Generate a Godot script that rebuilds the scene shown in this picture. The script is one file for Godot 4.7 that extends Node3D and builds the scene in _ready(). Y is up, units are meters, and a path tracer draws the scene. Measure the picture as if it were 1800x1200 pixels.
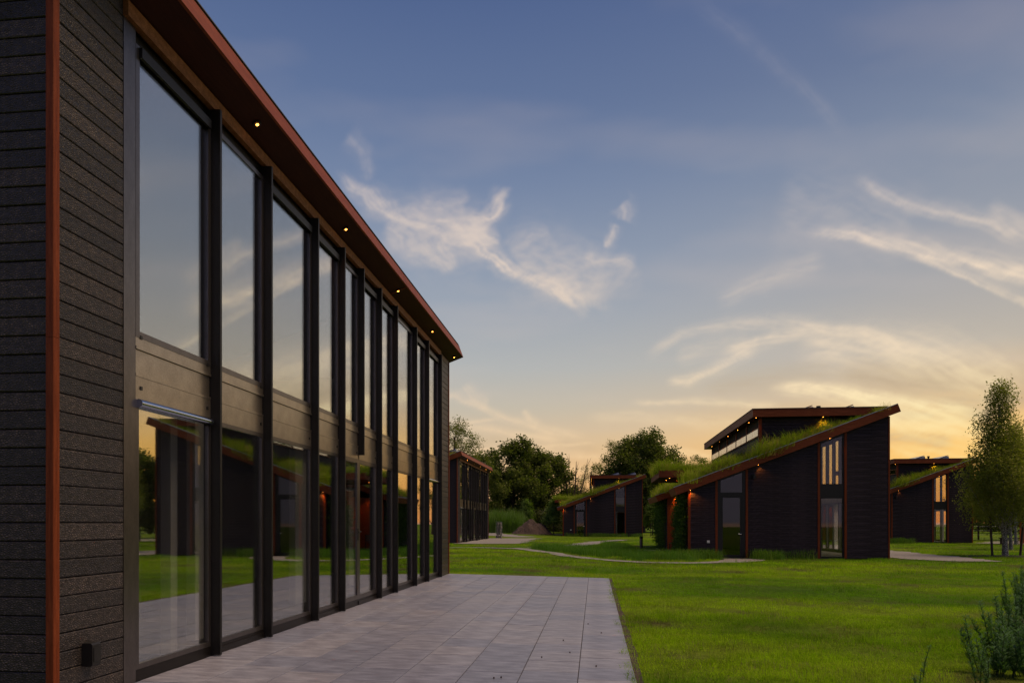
extends Node3D
# Dusk over a row of charred-timber houses with grass roofs. Units are metres, y up; the long glass fronts run along -z.

class Tris:
	# collects triangles with outward normals; front faces run clockwise
	var v := PackedVector3Array()
	var n := PackedVector3Array()
	var c := PackedColorArray()
	var tint := Color.WHITE
	func face(p: Array, out: Vector3) -> void:
		for i in range(1, p.size() - 1):
			tri(p[0], p[i], p[i + 1], out)
	func tri(a: Vector3, b: Vector3, d: Vector3, out: Vector3) -> void:
		var k := (b - a).cross(d - a)
		if k.length_squared() < 1e-14:
			return
		k = k.normalized()
		if k.dot(out) > 0.0:
			v.append_array([a, d, b])
		else:
			v.append_array([a, b, d])
			k = -k
		n.append_array([k, k, k])
		c.append_array([tint, tint, tint])
	func smooth(a: Vector3, b: Vector3, d: Vector3, na: Vector3, nb: Vector3, nd: Vector3) -> void:
		var k := (b - a).cross(d - a)
		if k.dot(na + nb + nd) > 0.0:
			v.append_array([a, d, b])
			n.append_array([na, nd, nb])
		else:
			v.append_array([a, b, d])
			n.append_array([na, nb, nd])
		c.append_array([tint, tint, tint])
	func box(lo: Vector3, hi: Vector3) -> void:
		prism(PackedVector2Array([Vector2(lo.x, lo.y), Vector2(hi.x, lo.y), Vector2(hi.x, hi.y), Vector2(lo.x, hi.y)]), "z", lo.z, hi.z)
	func prism(p: PackedVector2Array, axis: String, a: float, b: float) -> void:
		# a convex outline pushed along an axis; outline axes are (x,y) for z, (z,y) for x, (x,z) for y
		var lo := []
		var hi := []
		var mid := Vector3.ZERO
		for q in p:
			lo.append(put(q, axis, a))
			hi.append(put(q, axis, b))
		for i in lo.size():
			mid += (lo[i] + hi[i]) * 0.5 / lo.size()
		var along := put(Vector2.ZERO, axis, 1.0)
		face(lo, along * signf(a - b))
		face(hi, along * signf(b - a))
		for i in lo.size():
			var j := (i + 1) % lo.size()
			var m: Vector3 = (lo[i] + lo[j] + hi[i] + hi[j]) * 0.25
			face([lo[i], lo[j], hi[j], hi[i]], m - mid - along * (m - mid).dot(along))
	func put(q: Vector2, axis: String, t: float) -> Vector3:
		if axis == "z":
			return Vector3(q.x, q.y, t)
		if axis == "x":
			return Vector3(t, q.y, q.x)
		return Vector3(q.x, t, q.y)
	func tube(path: Array, radii: Array, sides := 7) -> void:
		var rings := []
		for i in path.size():
			var d: Vector3 = (path[mini(i + 1, path.size() - 1)] - path[maxi(i - 1, 0)]).normalized()
			var s := d.cross(Vector3(0.31, 0.17, 0.93)).normalized()
			var u := s.cross(d)
			var ring := []
			for k in sides:
				var a := TAU * k / sides
				ring.append([path[i] + (s * cos(a) + u * sin(a)) * radii[i], s * cos(a) + u * sin(a)])
			rings.append(ring)
		for i in path.size() - 1:
			for k in sides:
				var A = rings[i][k]
				var B = rings[i][(k + 1) % sides]
				var C = rings[i + 1][(k + 1) % sides]
				var D = rings[i + 1][k]
				smooth(A[0], B[0], C[0], A[1], B[1], C[1])
				smooth(A[0], C[0], D[0], A[1], C[1], D[1])
		for e in [0, path.size() - 1]:
			var cap := []
			for k in sides:
				cap.append(rings[e][k][0])
			face(cap, (path[e] - path[1 if e == 0 else e - 1]))
	func mesh(m: Material) -> ArrayMesh:
		var am := ArrayMesh.new()
		add_to(am, m)
		return am
	func add_to(am: ArrayMesh, m: Material) -> void:
		var arr := []
		arr.resize(Mesh.ARRAY_MAX)
		arr[Mesh.ARRAY_VERTEX] = v
		arr[Mesh.ARRAY_NORMAL] = n
		arr[Mesh.ARRAY_COLOR] = c
		am.add_surface_from_arrays(Mesh.PRIMITIVE_TRIANGLES, arr)
		am.surface_set_material(am.get_surface_count() - 1, m)

const EYE := 1.515
const LENGTH := 16.12
const WIDTH := 8.82
const SLOPE := 0.3745
const SOFFIT := 6.39
const OVER := 0.2
var M := {}
var rng := RandomNumberGenerator.new()
var taken := {}
var hills := FastNoiseLite.new()
var patch := FastNoiseLite.new()

func _ready() -> void:
	rng.seed = 7
	make_view()
	make_materials()
	make_ground()
	make_houses()
	make_patios_and_paths()
	make_trees()
	make_plants()
	make_small_things()
	make_lawn()

# ---------------------------------------------------------------- view, sky and light

func make_view() -> void:
	var cam := Camera3D.new()
	cam.name = "camera"
	cam.projection = Camera3D.PROJECTION_FRUSTUM
	cam.near = 0.1
	cam.far = 1500.0
	cam.size = 2.0 * 600.0 / 1280.0 * 0.1
	cam.frustum_offset = Vector2(0, 319.5 / 1280.0 * 0.1)
	cam.position = Vector3(0, EYE, 0)
	cam.rotation.y = atan(145.0 / 1280.0)
	add_child(cam)
	var env := Environment.new()
	env.background_mode = Environment.BG_SKY
	env.tonemap_mode = Environment.TONE_MAPPER_LINEAR
	env.tonemap_exposure = 2.2
	env.sdfgi_enabled = true
	env.ssao_enabled = true
	env.ssil_enabled = true
	var sky := Sky.new()
	var pano := PanoramaSkyMaterial.new()
	pano.panorama = ImageTexture.create_from_image(paint_sky(3072, 1536))
	sky.sky_material = pano
	env.sky = sky
	env.background_energy_multiplier = 0.455
	env.sky_rotation = Vector3(0, PI, 0)
	var we := WorldEnvironment.new()
	we.name = "world_environment"
	we.environment = env
	add_child(we)
	# added wide warm fill from high on the right, brightening lawn and fronts
	var sun := DirectionalLight3D.new()
	sun.name = "added_fill_light"
	sun.light_color = Color(1.0, 0.86, 0.68)
	sun.light_energy = 0.5
	sun.light_angular_distance = 40.0
	sun.shadow_enabled = true
	sun.sky_mode = DirectionalLight3D.SKY_MODE_LIGHT_ONLY
	add_child(sun)
	var az := deg_to_rad(90.0)
	var el := deg_to_rad(64.0)
	sun.look_at_from_position(Vector3.ZERO, -Vector3(sin(az) * cos(el), sin(el), -cos(az) * cos(el)))

func ramp(keys: Array, x: float) -> Color:
	if x <= keys[0][0]:
		return keys[0][1]
	for i in range(1, keys.size()):
		if x <= keys[i][0]:
			var t: float = (x - keys[i - 1][0]) / (keys[i][0] - keys[i - 1][0])
			return (keys[i - 1][1] as Color).lerp(keys[i][1], t)
	return keys[-1][1]

func rgb(r: float, g: float, b: float) -> Color:
	return Color(r / 255.0, g / 255.0, b / 255.0).srgb_to_linear()

func paint_sky(w: int, h: int) -> Image:
	var mid := [[0, rgb(226, 178, 128)], [3, rgb(226, 182, 134)], [6, rgb(212, 189, 158)], [9, rgb(194, 187, 172)], [12, rgb(178, 181, 181)], [16, rgb(158, 167, 179)], [20, rgb(138, 152, 174)], [25, rgb(116, 133, 164)], [30, rgb(97, 116, 153)], [36, rgb(80, 100, 142)], [50, rgb(56, 76, 122)], [90, rgb(40, 58, 104)]]
	var sun := [[0, rgb(240, 140, 52)], [2.5, rgb(255, 174, 68)], [4.5, rgb(255, 190, 88)], [6.5, rgb(250, 198, 118)], [9, rgb(218, 190, 152)], [12, rgb(190, 181, 168)], [16, rgb(172, 170, 170)], [20, rgb(150, 156, 168)], [25, rgb(128, 140, 162)], [30, rgb(107, 121, 151)], [36, rgb(92, 108, 145)], [50, rgb(60, 79, 123)], [90, rgb(40, 58, 104)]]
	var east := [[0, rgb(146, 136, 148)], [8, rgb(144, 134, 156)], [15, rgb(120, 124, 156)], [30, rgb(82, 98, 144)], [50, rgb(52, 72, 120)], [90, rgb(38, 57, 102)]]
	var veil := FastNoiseLite.new()
	veil.seed = 11
	veil.noise_type = FastNoiseLite.TYPE_SIMPLEX_SMOOTH
	veil.fractal_octaves = 5
	veil.frequency = 1.0
	var bw := w / 4
	var bh := h / 4
	var base := Image.create_empty(bw, bh, false, Image.FORMAT_RGBF)
	for y in bh:
		var el := 90.0 - (y + 0.5) * 180.0 / bh
		var cm := ramp(mid, el)
		var cs := ramp(sun, el)
		var ce := ramp(east, el)
		for x in bw:
			var az := (x + 0.5) * 360.0 / bw + 180.0
			var off := absf(wrapf(az - 29.0, -180.0, 180.0))
			var c := cm.lerp(cs, exp(-pow(off / 24.0, 2.0)))
			c = c.lerp(ce, smoothstep(55.0, 130.0, off))
			if el > 0.0:
				# thin high veil, drawn out along the horizon
				var d := Vector3(sin(deg_to_rad(az)) * cos(deg_to_rad(el)), sin(deg_to_rad(el)), -cos(deg_to_rad(az)) * cos(deg_to_rad(el)))
				var k := 1.0 / (d.y + 0.12)
				var q := Vector2(d.x, d.z) * k
				var thick := clampf(veil.get_noise_2d(q.x * 0.8 + q.y * 0.25, q.y * 2.2) * 0.9 + 0.05, 0.0, 1.0)
				c = c.lerp(rgb(214, 196, 184), thick * 0.22 * smoothstep(0.0, 9.0, el))
			base.set_pixel(x, y, c)
	base.resize(w, h, Image.INTERPOLATE_CUBIC)
	var px := base.get_data().to_float32_array()
	var den := PackedFloat32Array()
	den.resize(w * h / 2)
	var fib := FastNoiseLite.new()
	fib.seed = 5
	fib.noise_type = FastNoiseLite.TYPE_SIMPLEX_SMOOTH
	fib.fractal_octaves = 4
	fib.fractal_gain = 0.42
	fib.frequency = 1.0
	# each streak of cirrus: points as (azimuth, height) in degrees, half width at start and end, thickness, sharpness of its lower edge
	var streaks := [
		[[-20.5, 25.2, -18.6, 24.0, -16.0, 22.9, -13.0, 22.2, -10.5, 21.7, -8.2, 21.6], 0.4, 1.5, 0.72, 0.1],
		[[-14.0, 23.6, -12.0, 23.3, -9.8, 23.2], 0.9, 1.3, 0.35, 0.0],
		[[-10.5, 21.8, -9.0, 22.2, -7.9, 23.0, -6.7, 24.5], 1.1, 0.5, 0.85, 0.0],
		[[-11.0, 21.5, -9.2, 21.3, -7.6, 21.3], 1.0, 0.5, 0.7, 0.1],
		[[-16.5, 22.0, -14.2, 20.6, -12.6, 19.7, -11.2, 18.9], 1.9, 0.7, 0.45, 0.4],
		[[-12.4, 21.2, -11.5, 20.0, -11.3, 19.1], 1.0, 0.5, 0.45, 0.2],
		[[-12.0, 22.0, -9.8, 21.2, -8.6, 20.1, -7.4, 19.3, -5.4, 18.7, -3.4, 17.8, -1.6, 16.8, -0.2, 16.0], 0.95, 1.0, 0.85, 0.55],
		[[-6.5, 20.2, -5.0, 21.2, -3.4, 21.6], 1.3, 0.6, 0.28, 0.0],
		[[-4.5, 19.4, -2.2, 18.4, -0.4, 17.2, 0.3, 16.4], 2.0, 1.0, 0.32, 0.0],
		[[-1.2, 19.9, 1.0, 19.7, 3.2, 19.3], 0.5, 0.5, 0.42, 0.2],
		[[3.0, 19.6, 1.6, 18.6, 0.2, 17.6, -0.6, 16.4], 1.2, 1.4, 0.2, 0.0],
		[[-19.2, 27.6, -18.4, 27.0, -17.4, 24.8], 0.8, 0.4, 0.22, 0.0],
		[[1.8, 23.5, 2.6, 22.9, 2.4, 22.1], 0.65, 0.45, 0.42, 0.0],
		[[2.0, 22.0, 1.5, 21.2, 0.9, 20.9], 0.3, 0.35, 0.5, 0.0],
		[[-17.0, 21.6, -12.0, 21.0, -8.0, 20.4], 2.0, 2.2, 0.22, 0.0],
		[[-7.0, 19.8, -3.0, 19.6, 1.5, 18.4], 2.2, 1.8, 0.26, 0.0],
		[[15.2, 20.3, 18.6, 19.7, 20.4, 18.9, 22.8, 18.0, 25.0, 17.0, 27.5, 16.0, 31.0, 14.5], 0.35, 1.0, 0.72, 0.5],
		[[21.5, 18.0, 24.0, 16.9, 26.2, 15.5, 28.6, 13.9, 32.0, 11.6], 0.35, 0.4, 0.5, 0.7],
		[[18.4, 23.4, 20.3, 22.0, 22.2, 20.9, 24.6, 19.9, 27.0, 18.8, 29.5, 17.0], 0.4, 0.7, 0.42, 0.4],
		[[26.5, 20.2, 28.4, 18.8, 31.0, 16.6], 0.4, 0.5, 0.25, 0.0],
		[[7.0, 35.4, 11.0, 32.6, 15.0, 29.4, 18.6, 25.6], 0.6, 0.4, 0.08, 0.0],
		[[13.0, 22.0, 18.0, 21.0, 23.0, 19.0], 2.6, 2.0, 0.14, 0.0],
		[[3.6, 12.4, 6.5, 14.2, 10.0, 14.7, 14.0, 14.5, 17.5, 13.8], 0.35, 0.55, 0.34, 0.0],
		[[6.0, 12.4, 9.0, 13.2, 12.0, 13.4], 0.7, 0.6, 0.2, 0.0],
		[[9.0, 12.7, 12.6, 13.4, 16.0, 13.9, 19.4, 13.4, 21.4, 12.4, 22.6, 11.3], 0.5, 0.8, 0.5, -0.5],
		[[14.5, 12.4, 17.0, 12.6, 20.0, 12.2, 23.5, 11.2, 26.5, 9.6, 29.0, 8.2], 1.2, 1.7, 0.5, 0.0],
		[[5.2, 10.7, 7.2, 10.7, 9.4, 11.6, 12.4, 13.0], 0.35, 0.5, 0.55, 0.1],
		[[9.0, 16.2, 13.0, 17.6, 17.0, 18.4], 0.5, 0.9, 0.2, 0.0],
		[[12.6, 10.0, 15.4, 9.9, 18.0, 9.3, 20.8, 8.5, 23.5, 7.6, 27.0, 6.8], 0.4, 1.2, 0.95, -0.3],
		[[2.5, 9.3, 7.0, 9.2, 11.0, 8.9, 14.0, 8.6], 0.2, 0.3, 0.5, 0.2],
		[[19.0, 7.6, 22.0, 6.7, 26.0, 5.8, 30.0, 5.2], 0.8, 1.0, 0.85, 0.0],
		[[20.0, 5.2, 24.0, 4.6, 29.0, 4.2], 0.6, 0.7, 0.7, 0.0],
		[[-13.5, 9.5, -11.0, 9.9, -9.0, 9.0, -6.8, 8.1, -4.6, 7.5, -2.6, 7.1, -0.2, 6.7], 0.3, 0.4, 0.42, 0.2],
		[[-10.4, 10.8, -9.5, 9.8, -8.2, 9.2], 0.5, 0.4, 0.3, 0.0],
		[[-5.6, 8.9, -5.1, 8.1, -4.3, 7.6], 0.3, 0.3, 0.38, 0.0],
		[[-12.5, 7.7, -9.6, 7.9, -7.6, 8.2], 0.14, 0.1, 0.5, 0.2],
		[[-11.5, 7.9, -8.4, 7.4, -5.4, 6.8, -2.0, 6.4], 0.4, 0.35, 0.45, 0.1],
		[[-10.2, 5.6, -6.4, 5.9, -3.0, 6.1, 0.4, 6.2], 0.16, 0.14, 0.5, 0.3],
		[[-8.0, 6.2, -4.6, 5.6, -1.0, 5.2, 1.6, 5.0], 0.5, 0.35, 0.4, 0.0],
		[[-3.8, 4.6, -1.0, 4.2, 2.0, 3.8], 0.25, 0.25, 0.45, 0.0],
		[[-6.6, 3.7, -2.6, 3.5, 2.0, 3.4], 0.15, 0.15, 0.3, 0.0],
		[[4.0, 5.9, 7.4, 5.3, 10.6, 4.6, 12.4, 4.2], 0.3, 0.35, 0.6, 0.0],
		[[5.6, 4.4, 7.5, 3.8, 9.5, 3.2], 0.4, 0.4, 0.5, 0.0],
		[[-1.0, 8.2, 3.0, 8.3, 8.0, 7.6, 12.0, 7.4], 0.4, 0.5, 0.3, 0.0],
		[[33.0, 24.0, 42.0, 17.0, 56.0, 12.0], 1.2, 1.8, 0.4, 0.0],
		[[34.0, 10.0, 48.0, 9.0, 66.0, 7.0], 0.8, 1.2, 0.4, 0.0],
		[[60.0, 30.0, 84.0, 22.0, 110.0, 20.0], 1.6, 2.4, 0.3, 0.0],
		[[140.0, 34.0, 175.0, 26.0, 205.0, 24.0], 2.0, 2.4, 0.3, 0.0],
		[[230.0, 22.0, 262.0, 28.0, 290.0, 24.0], 1.6, 2.2, 0.3, 0.0],
	]
	var bars := [
		[[17.0, 10.8, 21.0, 10.0, 25.5, 9.2, 31.0, 8.6], 0.9, 1.5, 0.55, 0.0],
		[[20.5, 7.4, 23.5, 7.3, 27.5, 7.0], 0.4, 0.55, 0.8, 0.2],
		[[19.5, 6.0, 22.5, 5.9, 25.0, 5.4], 0.35, 0.5, 0.7, 0.0],
		[[23.0, 8.3, 27.0, 7.9, 33.0, 7.6], 0.4, 0.6, 0.45, 0.0],
		[[8.0, 9.9, 13.0, 10.6, 18.0, 10.9], 0.7, 0.9, 0.22, 0.0],
		[[-9.0, 6.6, -4.0, 6.1, 1.0, 5.7], 0.3, 0.4, 0.2, 0.0],
	]
	var lit := streaks.size()
	streaks.append_array(bars)
	var shade := PackedFloat32Array()
	shade.resize(w * h / 2)
	var per := w / 360.0
	for si in streaks.size():
		var s: Array = streaks[si]
		var p: Array = s[0]
		var count := p.size() / 2
		var lo := Vector2(1e9, 1e9)
		var hi := Vector2(-1e9, -1e9)
		var lens := [0.0]
		for i in count:
			var q := Vector2(p[2 * i], p[2 * i + 1])
			lo = lo.min(q)
			hi = hi.max(q)
			if i > 0:
				lens.append(lens[-1] + q.distance_to(Vector2(p[2 * i - 2], p[2 * i - 1])))
		var total: float = lens[-1]
		var wob := 0.6 if si < 16 else 0.16
		var small := 1.0 if si < 16 else 0.45
		var pad := 2.2 * maxf(s[1], s[2]) + 0.9
		for yi in range(maxi(0, int((90.0 - hi.y - pad) * per)), mini(h / 2 - 1, int((90.0 - lo.y + pad) * per))):
			var el := 90.0 - (yi + 0.5) / per
			for xi in range(int((lo.x - pad) * per), int((hi.x + pad) * per)):
				var az := (xi + 0.5) / per
				var wx := az + fib.get_noise_2d(az * 0.22 + si * 7.0, el * 0.5) * wob + fib.get_noise_2d(az * 0.7, el * 1.1 + si * 3.0) * 0.10 * small
				var wy := el + fib.get_noise_2d(az * 0.2, el * 0.45 + 40.0 + si * 5.0) * wob + fib.get_noise_2d(az * 0.6 + 17.0, el * 1.1) * 0.12 * small
				var q := Vector2(wx, wy)
				var best := 1e9
				var at := 0.0
				var side := 0.0
				for i in count - 1:
					var a := Vector2(p[2 * i], p[2 * i + 1])
					var b := Vector2(p[2 * i + 2], p[2 * i + 3])
					var ab := b - a
					var t := clampf((q - a).dot(ab) / ab.length_squared(), 0.0, 1.0)
					var d := q.distance_to(a + ab * t)
					if d < best:
						best = d
						at = (lens[i] + t * ab.length()) / total
						side = ab.cross(q - a) * signf(ab.x)
				var wd := lerpf(s[1], s[2], at)
				var sharp: float = s[4]
				if sharp > 0.0 and side < 0.0:
					wd *= 1.0 - sharp
				elif sharp < 0.0 and side > 0.0:
					wd *= 1.0 + sharp
				if best > 2.1 * wd:
					continue
				var along := at * total
				var f := fib.get_noise_2d(along * 0.20 + si * 13.0, signf(side) * best / wd * 1.7 + along * 0.22) + 0.55 * fib.get_noise_2d(along * 0.34 + si * 3.0, signf(side) * best * 4.6 + along * 0.5)
				var g := fib.get_noise_2d(az * 0.5 + el * 0.5, el * 1.5 - az * 0.45)
				var k: float = s[3] * exp(-pow(best / wd, 2.0)) * smoothstep(0.0, 0.16, at) * smoothstep(1.0, 0.84, at) * clampf((0.74 if si < 16 else 0.84) + 0.58 * f + 0.30 * g, 0.0, 1.3)
				var id := yi * w + posmod(xi + w / 2, w)
				if si < lit:
					den[id] = 1.0 - (1.0 - den[id]) * (1.0 - minf(k, 0.97))
				else:
					shade[id] = 1.0 - (1.0 - shade[id]) * (1.0 - minf(k, 0.97))
	for yi in h / 2:
		var el := 90.0 - (yi + 0.5) / per
		var cool := ramp([[0, rgb(252, 214, 158)], [6, rgb(246, 212, 170)], [12, rgb(236, 214, 190)], [20, rgb(222, 205, 192)], [35, rgb(176, 172, 184)]], el)
		var warm := ramp([[0, rgb(255, 208, 120)], [5, rgb(255, 220, 146)], [8, rgb(255, 234, 180)], [12, rgb(250, 226, 192)], [20, rgb(236, 216, 198)], [35, rgb(180, 176, 186)]], el)
		for xi in w:
			var dim := shade[yi * w + xi]
			if dim > 0.002:
				var sd := (yi * w + xi) * 3
				px[sd] = lerpf(px[sd], 0.50, dim)
				px[sd + 1] = lerpf(px[sd + 1], 0.385, dim)
				px[sd + 2] = lerpf(px[sd + 2], 0.255, dim)
			var d := den[yi * w + xi]
			if d > 0.002:
				var off := absf(wrapf((xi + 0.5) / per + 153.0, -180.0, 180.0))
				var c := cool.lerp(warm, exp(-pow(off / 20.0, 2.0)))
				var id := (yi * w + xi) * 3
				px[id] = lerpf(px[id], c.r, d)
				px[id + 1] = lerpf(px[id + 1], c.g, d)
				px[id + 2] = lerpf(px[id + 2], c.b, d)
	return Image.create_from_data(w, h, false, Image.FORMAT_RGBF, px.to_byte_array())

# ---------------------------------------------------------------- materials

func noise_image(size: int, freq: float, octaves := 4, kind := FastNoiseLite.TYPE_SIMPLEX_SMOOTH, sd := 1) -> Image:
	var f := FastNoiseLite.new()
	f.seed = sd
	f.noise_type = kind
	f.frequency = freq
	f.fractal_octaves = octaves
	return f.get_seamless_image(size, size)

func two_tone(im: Image, a: Color, b: Color, other: Image = null, share := 0.5) -> ImageTexture:
	# colours run from a to b (sRGB) with the noise, mixed with a second finer noise
	var g := im.duplicate()
	g.convert(Image.FORMAT_L8)
	var d: PackedByteArray = g.get_data()
	var e: PackedByteArray = d
	if other:
		var o := other.duplicate()
		o.convert(Image.FORMAT_L8)
		e = o.get_data()
	var out := PackedByteArray()
	out.resize(d.size() * 3)
	for i in d.size():
		var t: float = lerpf(d[i], e[i], share) / 255.0
		t = clampf((t - 0.5) * 1.7 + 0.5, 0.0, 1.0)
		out[i * 3] = clampi(int(lerpf(a.r, b.r, t) * 255.0), 0, 255)
		out[i * 3 + 1] = clampi(int(lerpf(a.g, b.g, t) * 255.0), 0, 255)
		out[i * 3 + 2] = clampi(int(lerpf(a.b, b.b, t) * 255.0), 0, 255)
	return ImageTexture.create_from_image(Image.create_from_data(g.get_width(), g.get_height(), false, Image.FORMAT_RGB8, out))

func grey(im: Image) -> ImageTexture:
	var g := im.duplicate()
	g.convert(Image.FORMAT_L8)
	return ImageTexture.create_from_image(g)

func mat(called: String, albedo: Color, rough := 0.8, tex: Texture2D = null, scale := Vector3.ONE, metal := 0.0) -> StandardMaterial3D:
	var m := StandardMaterial3D.new()
	m.resource_name = called
	m.albedo_color = albedo
	m.roughness = rough
	m.metallic = metal
	if tex:
		m.albedo_texture = tex
	m.uv1_triplanar = true
	m.uv1_world_triplanar = true
	m.uv1_scale = scale
	return m

func relief(m: StandardMaterial3D, t: Texture2D, cm: float) -> void:
	m.heightmap_enabled = true
	m.heightmap_texture = t
	m.heightmap_scale = cm

func make_materials() -> void:
	var fbm := noise_image(512, 0.008, 5, FastNoiseLite.TYPE_SIMPLEX_SMOOTH, 3)
	var fine := noise_image(512, 0.07, 3, FastNoiseLite.TYPE_SIMPLEX_SMOOTH, 4)
	var cells := FastNoiseLite.new()
	cells.seed = 9
	cells.noise_type = FastNoiseLite.TYPE_CELLULAR
	cells.cellular_return_type = FastNoiseLite.RETURN_DISTANCE2_SUB
	cells.frequency = 0.034
	cells.fractal_type = FastNoiseLite.FRACTAL_NONE
	cells.domain_warp_enabled = true
	cells.domain_warp_amplitude = 10.0
	cells.domain_warp_frequency = 0.03
	var crack := cells.get_seamless_image(512, 512)
	# charred boards: crackled scales, four tones
	var crack_tex := grey(crack)
	var tones := [Color(0.315, 0.288, 0.28), Color(0.355, 0.322, 0.31), Color(0.272, 0.25, 0.247), Color(0.40, 0.362, 0.345)]
	var char_tex := two_tone(crack, Color(0.40, 0.39, 0.395), Color(1.08, 1.06, 1.04), fbm, 0.34)
	M.char = []
	for t in tones:
		var m := mat("charred_wood", t, 0.44, char_tex, Vector3(2.1, 3.9, 2.1))
		m.metallic_specular = 0.48
		relief(m, crack_tex, 0.6)
		M.char.append(m)
	var plain := mat("charred_wood_smooth", Color(0.252, 0.222, 0.258), 0.6, two_tone(fine, Color(0.35, 0.35, 0.37), Color(1.1, 1.06, 1.05), fbm, 0.4), Vector3(0.10, 3.3, 0.10))
	M.char_far = plain
	M.core = mat("wall_core", Color(0.08, 0.075, 0.07), 0.9)
	# red-stained wood, grain upright and lengthwise
	var grain := two_tone(fbm, Color(0.72, 0.66, 0.62), Color(1, 1, 1), fine, 0.45)
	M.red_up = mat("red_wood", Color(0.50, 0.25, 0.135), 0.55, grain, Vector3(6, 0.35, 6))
	M.red_long = mat("red_wood_fascia", Color(0.52, 0.275, 0.165), 0.55, grain, Vector3(0.3, 5, 0.3))
	M.cedar = mat("warm_cedar", Color(0.66, 0.36, 0.19), 0.6, grain, Vector3(6, 0.4, 6))
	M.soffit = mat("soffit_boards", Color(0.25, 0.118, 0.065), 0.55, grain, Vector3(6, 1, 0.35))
	M.tan = mat("tan_lintel_board", Color(0.62, 0.43, 0.28), 0.6, two_tone(fine, Color(0.62, 0.56, 0.5), Color(1, 1, 1), fbm, 0.4), Vector3(2, 3, 2))
	for m in [M.red_up, M.red_long, M.cedar, M.soffit, M.tan, M.char_far]:
		m.metallic_specular = 0.26
	# metal
	var brushed := two_tone(fbm, Color(0.86, 0.86, 0.86), Color(1, 1, 1), fine, 0.5)
	M.frame = mat("bronze_anodised_frame", Color(0.43, 0.41, 0.41), 0.30, brushed, Vector3(2, 0.6, 2), 0.85)
	M.panel = mat("bronze_panel", Color(0.67, 0.63, 0.585), 0.30, brushed, Vector3(0.9, 0.9, 0.9), 0.9)
	M.sill = mat("dark_bronze_sill", Color(0.15, 0.135, 0.135), 0.36, brushed, Vector3(2, 2, 2), 0.6)
	M.dark_metal = mat("dark_metal", Color(0.14, 0.135, 0.135), 0.42, null, Vector3.ONE, 0.5)
	M.chrome = mat("polished_steel", Color(0.75, 0.78, 0.85), 0.18, null, Vector3.ONE, 1.0)
	M.zinc = mat("zinc_capping", Color(0.62, 0.65, 0.68), 0.38, brushed, Vector3(1, 1, 1), 0.8)
	M.roof_edge = mat("roof_membrane", Color(0.17, 0.175, 0.18), 0.6)
	M.black = mat("black_plastic", Color(0.07, 0.07, 0.075), 0.45)
	M.white = mat("white_plastic", Color(0.82, 0.82, 0.80), 0.5)
	M.solar = mat("solar_cells", Color(0.20, 0.26, 0.38), 0.16, null, Vector3.ONE, 0.3)
	# glass: clear sheets, and the sun-control film between them
	var gl := StandardMaterial3D.new()
	gl.resource_name = "window_glass"
	gl.transparency = BaseMaterial3D.TRANSPARENCY_ALPHA
	gl.albedo_color = Color(0.02, 0.03, 0.03, 0.02)
	gl.roughness = 0.01
	M.glass = gl
	var film := ORMMaterial3D.new()
	film.resource_name = "sun_control_film"
	var im := Image.create_empty(4, 4, false, Image.FORMAT_RGB8)
	im.fill(Color(1, 0.02, 1))
	film.orm_texture = ImageTexture.create_from_image(im)
	film.transparency = BaseMaterial3D.TRANSPARENCY_ALPHA
	film.albedo_color = Color(0.94, 0.955, 0.955, 0.58)
	M.film = film
	# inside
	M.plaster = mat("grey_plaster", Color(0.58, 0.58, 0.55), 0.9)
	M.white_wall = mat("white_wall", Color(0.86, 0.86, 0.84), 0.9)
	M.screed = mat("floor_screed", Color(0.36, 0.36, 0.35), 0.6, two_tone(fbm, Color(0.85, 0.85, 0.85), Color(1, 1, 1), fine, 0.4), Vector3(0.7, 0.7, 0.7))
	M.curtain = mat("linen_curtain", Color(0.70, 0.70, 0.64), 0.9)
	# stone and ground
	M.tile = []
	var slab := two_tone(fbm, Color(0.74, 0.735, 0.75), Color(1, 1, 1), fine, 0.3)
	for t in [Color(0.487, 0.503, 0.592), Color(0.508, 0.52, 0.60), Color(0.462, 0.482, 0.575), Color(0.525, 0.532, 0.605)]:
		var m := mat("patio_tile", t, 0.42, slab, Vector3(0.55, 0.55, 1.6))
		relief(m, grey(fine), 0.12)
		M.tile.append(m)
	M.grout = mat("joint_sand", Color(0.22, 0.215, 0.22), 0.95)
	M.gravel = mat("pale_gravel", Color(0.54, 0.53, 0.545), 0.95, two_tone(fine, Color(0.7, 0.7, 0.7), Color(1, 1, 1), fbm, 0.35), Vector3(2.5, 2.5, 2.5))
	M.soil = mat("soil", Color(0.36, 0.30, 0.29), 0.95, two_tone(fine, Color(0.55, 0.52, 0.5), Color(1, 1, 1), fbm, 0.5), Vector3(1.2, 1.2, 1.2))
	relief(M.soil, grey(fine), 4.0)
	var turf := mat("turf", Color.WHITE, 0.95, two_tone(fine, Color(0.72, 0.72, 0.66), Color(1, 1, 1), fbm, 0.5), Vector3(1.1, 1.1, 1.1))
	turf.vertex_color_use_as_albedo = true
	turf.metallic_specular = 0.2
	relief(turf, grey(fine), 3.0)
	M.turf = turf
	for kind in [["blade", 0.75], ["leaf", 0.6]]:
		var g := StandardMaterial3D.new()
		g.resource_name = kind[0]
		g.vertex_color_use_as_albedo = true
		g.roughness = 0.9
		g.metallic_specular = 0.2
		g.backlight_enabled = true
		g.backlight = Color(0.85, 0.95, 0.5)
		M[kind[0]] = g
	M.bark = mat("bark", Color(0.34, 0.29, 0.25), 0.95, two_tone(fine, Color(0.6, 0.58, 0.55), Color(1, 1, 1), fbm, 0.4), Vector3(3, 0.8, 3))
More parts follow.
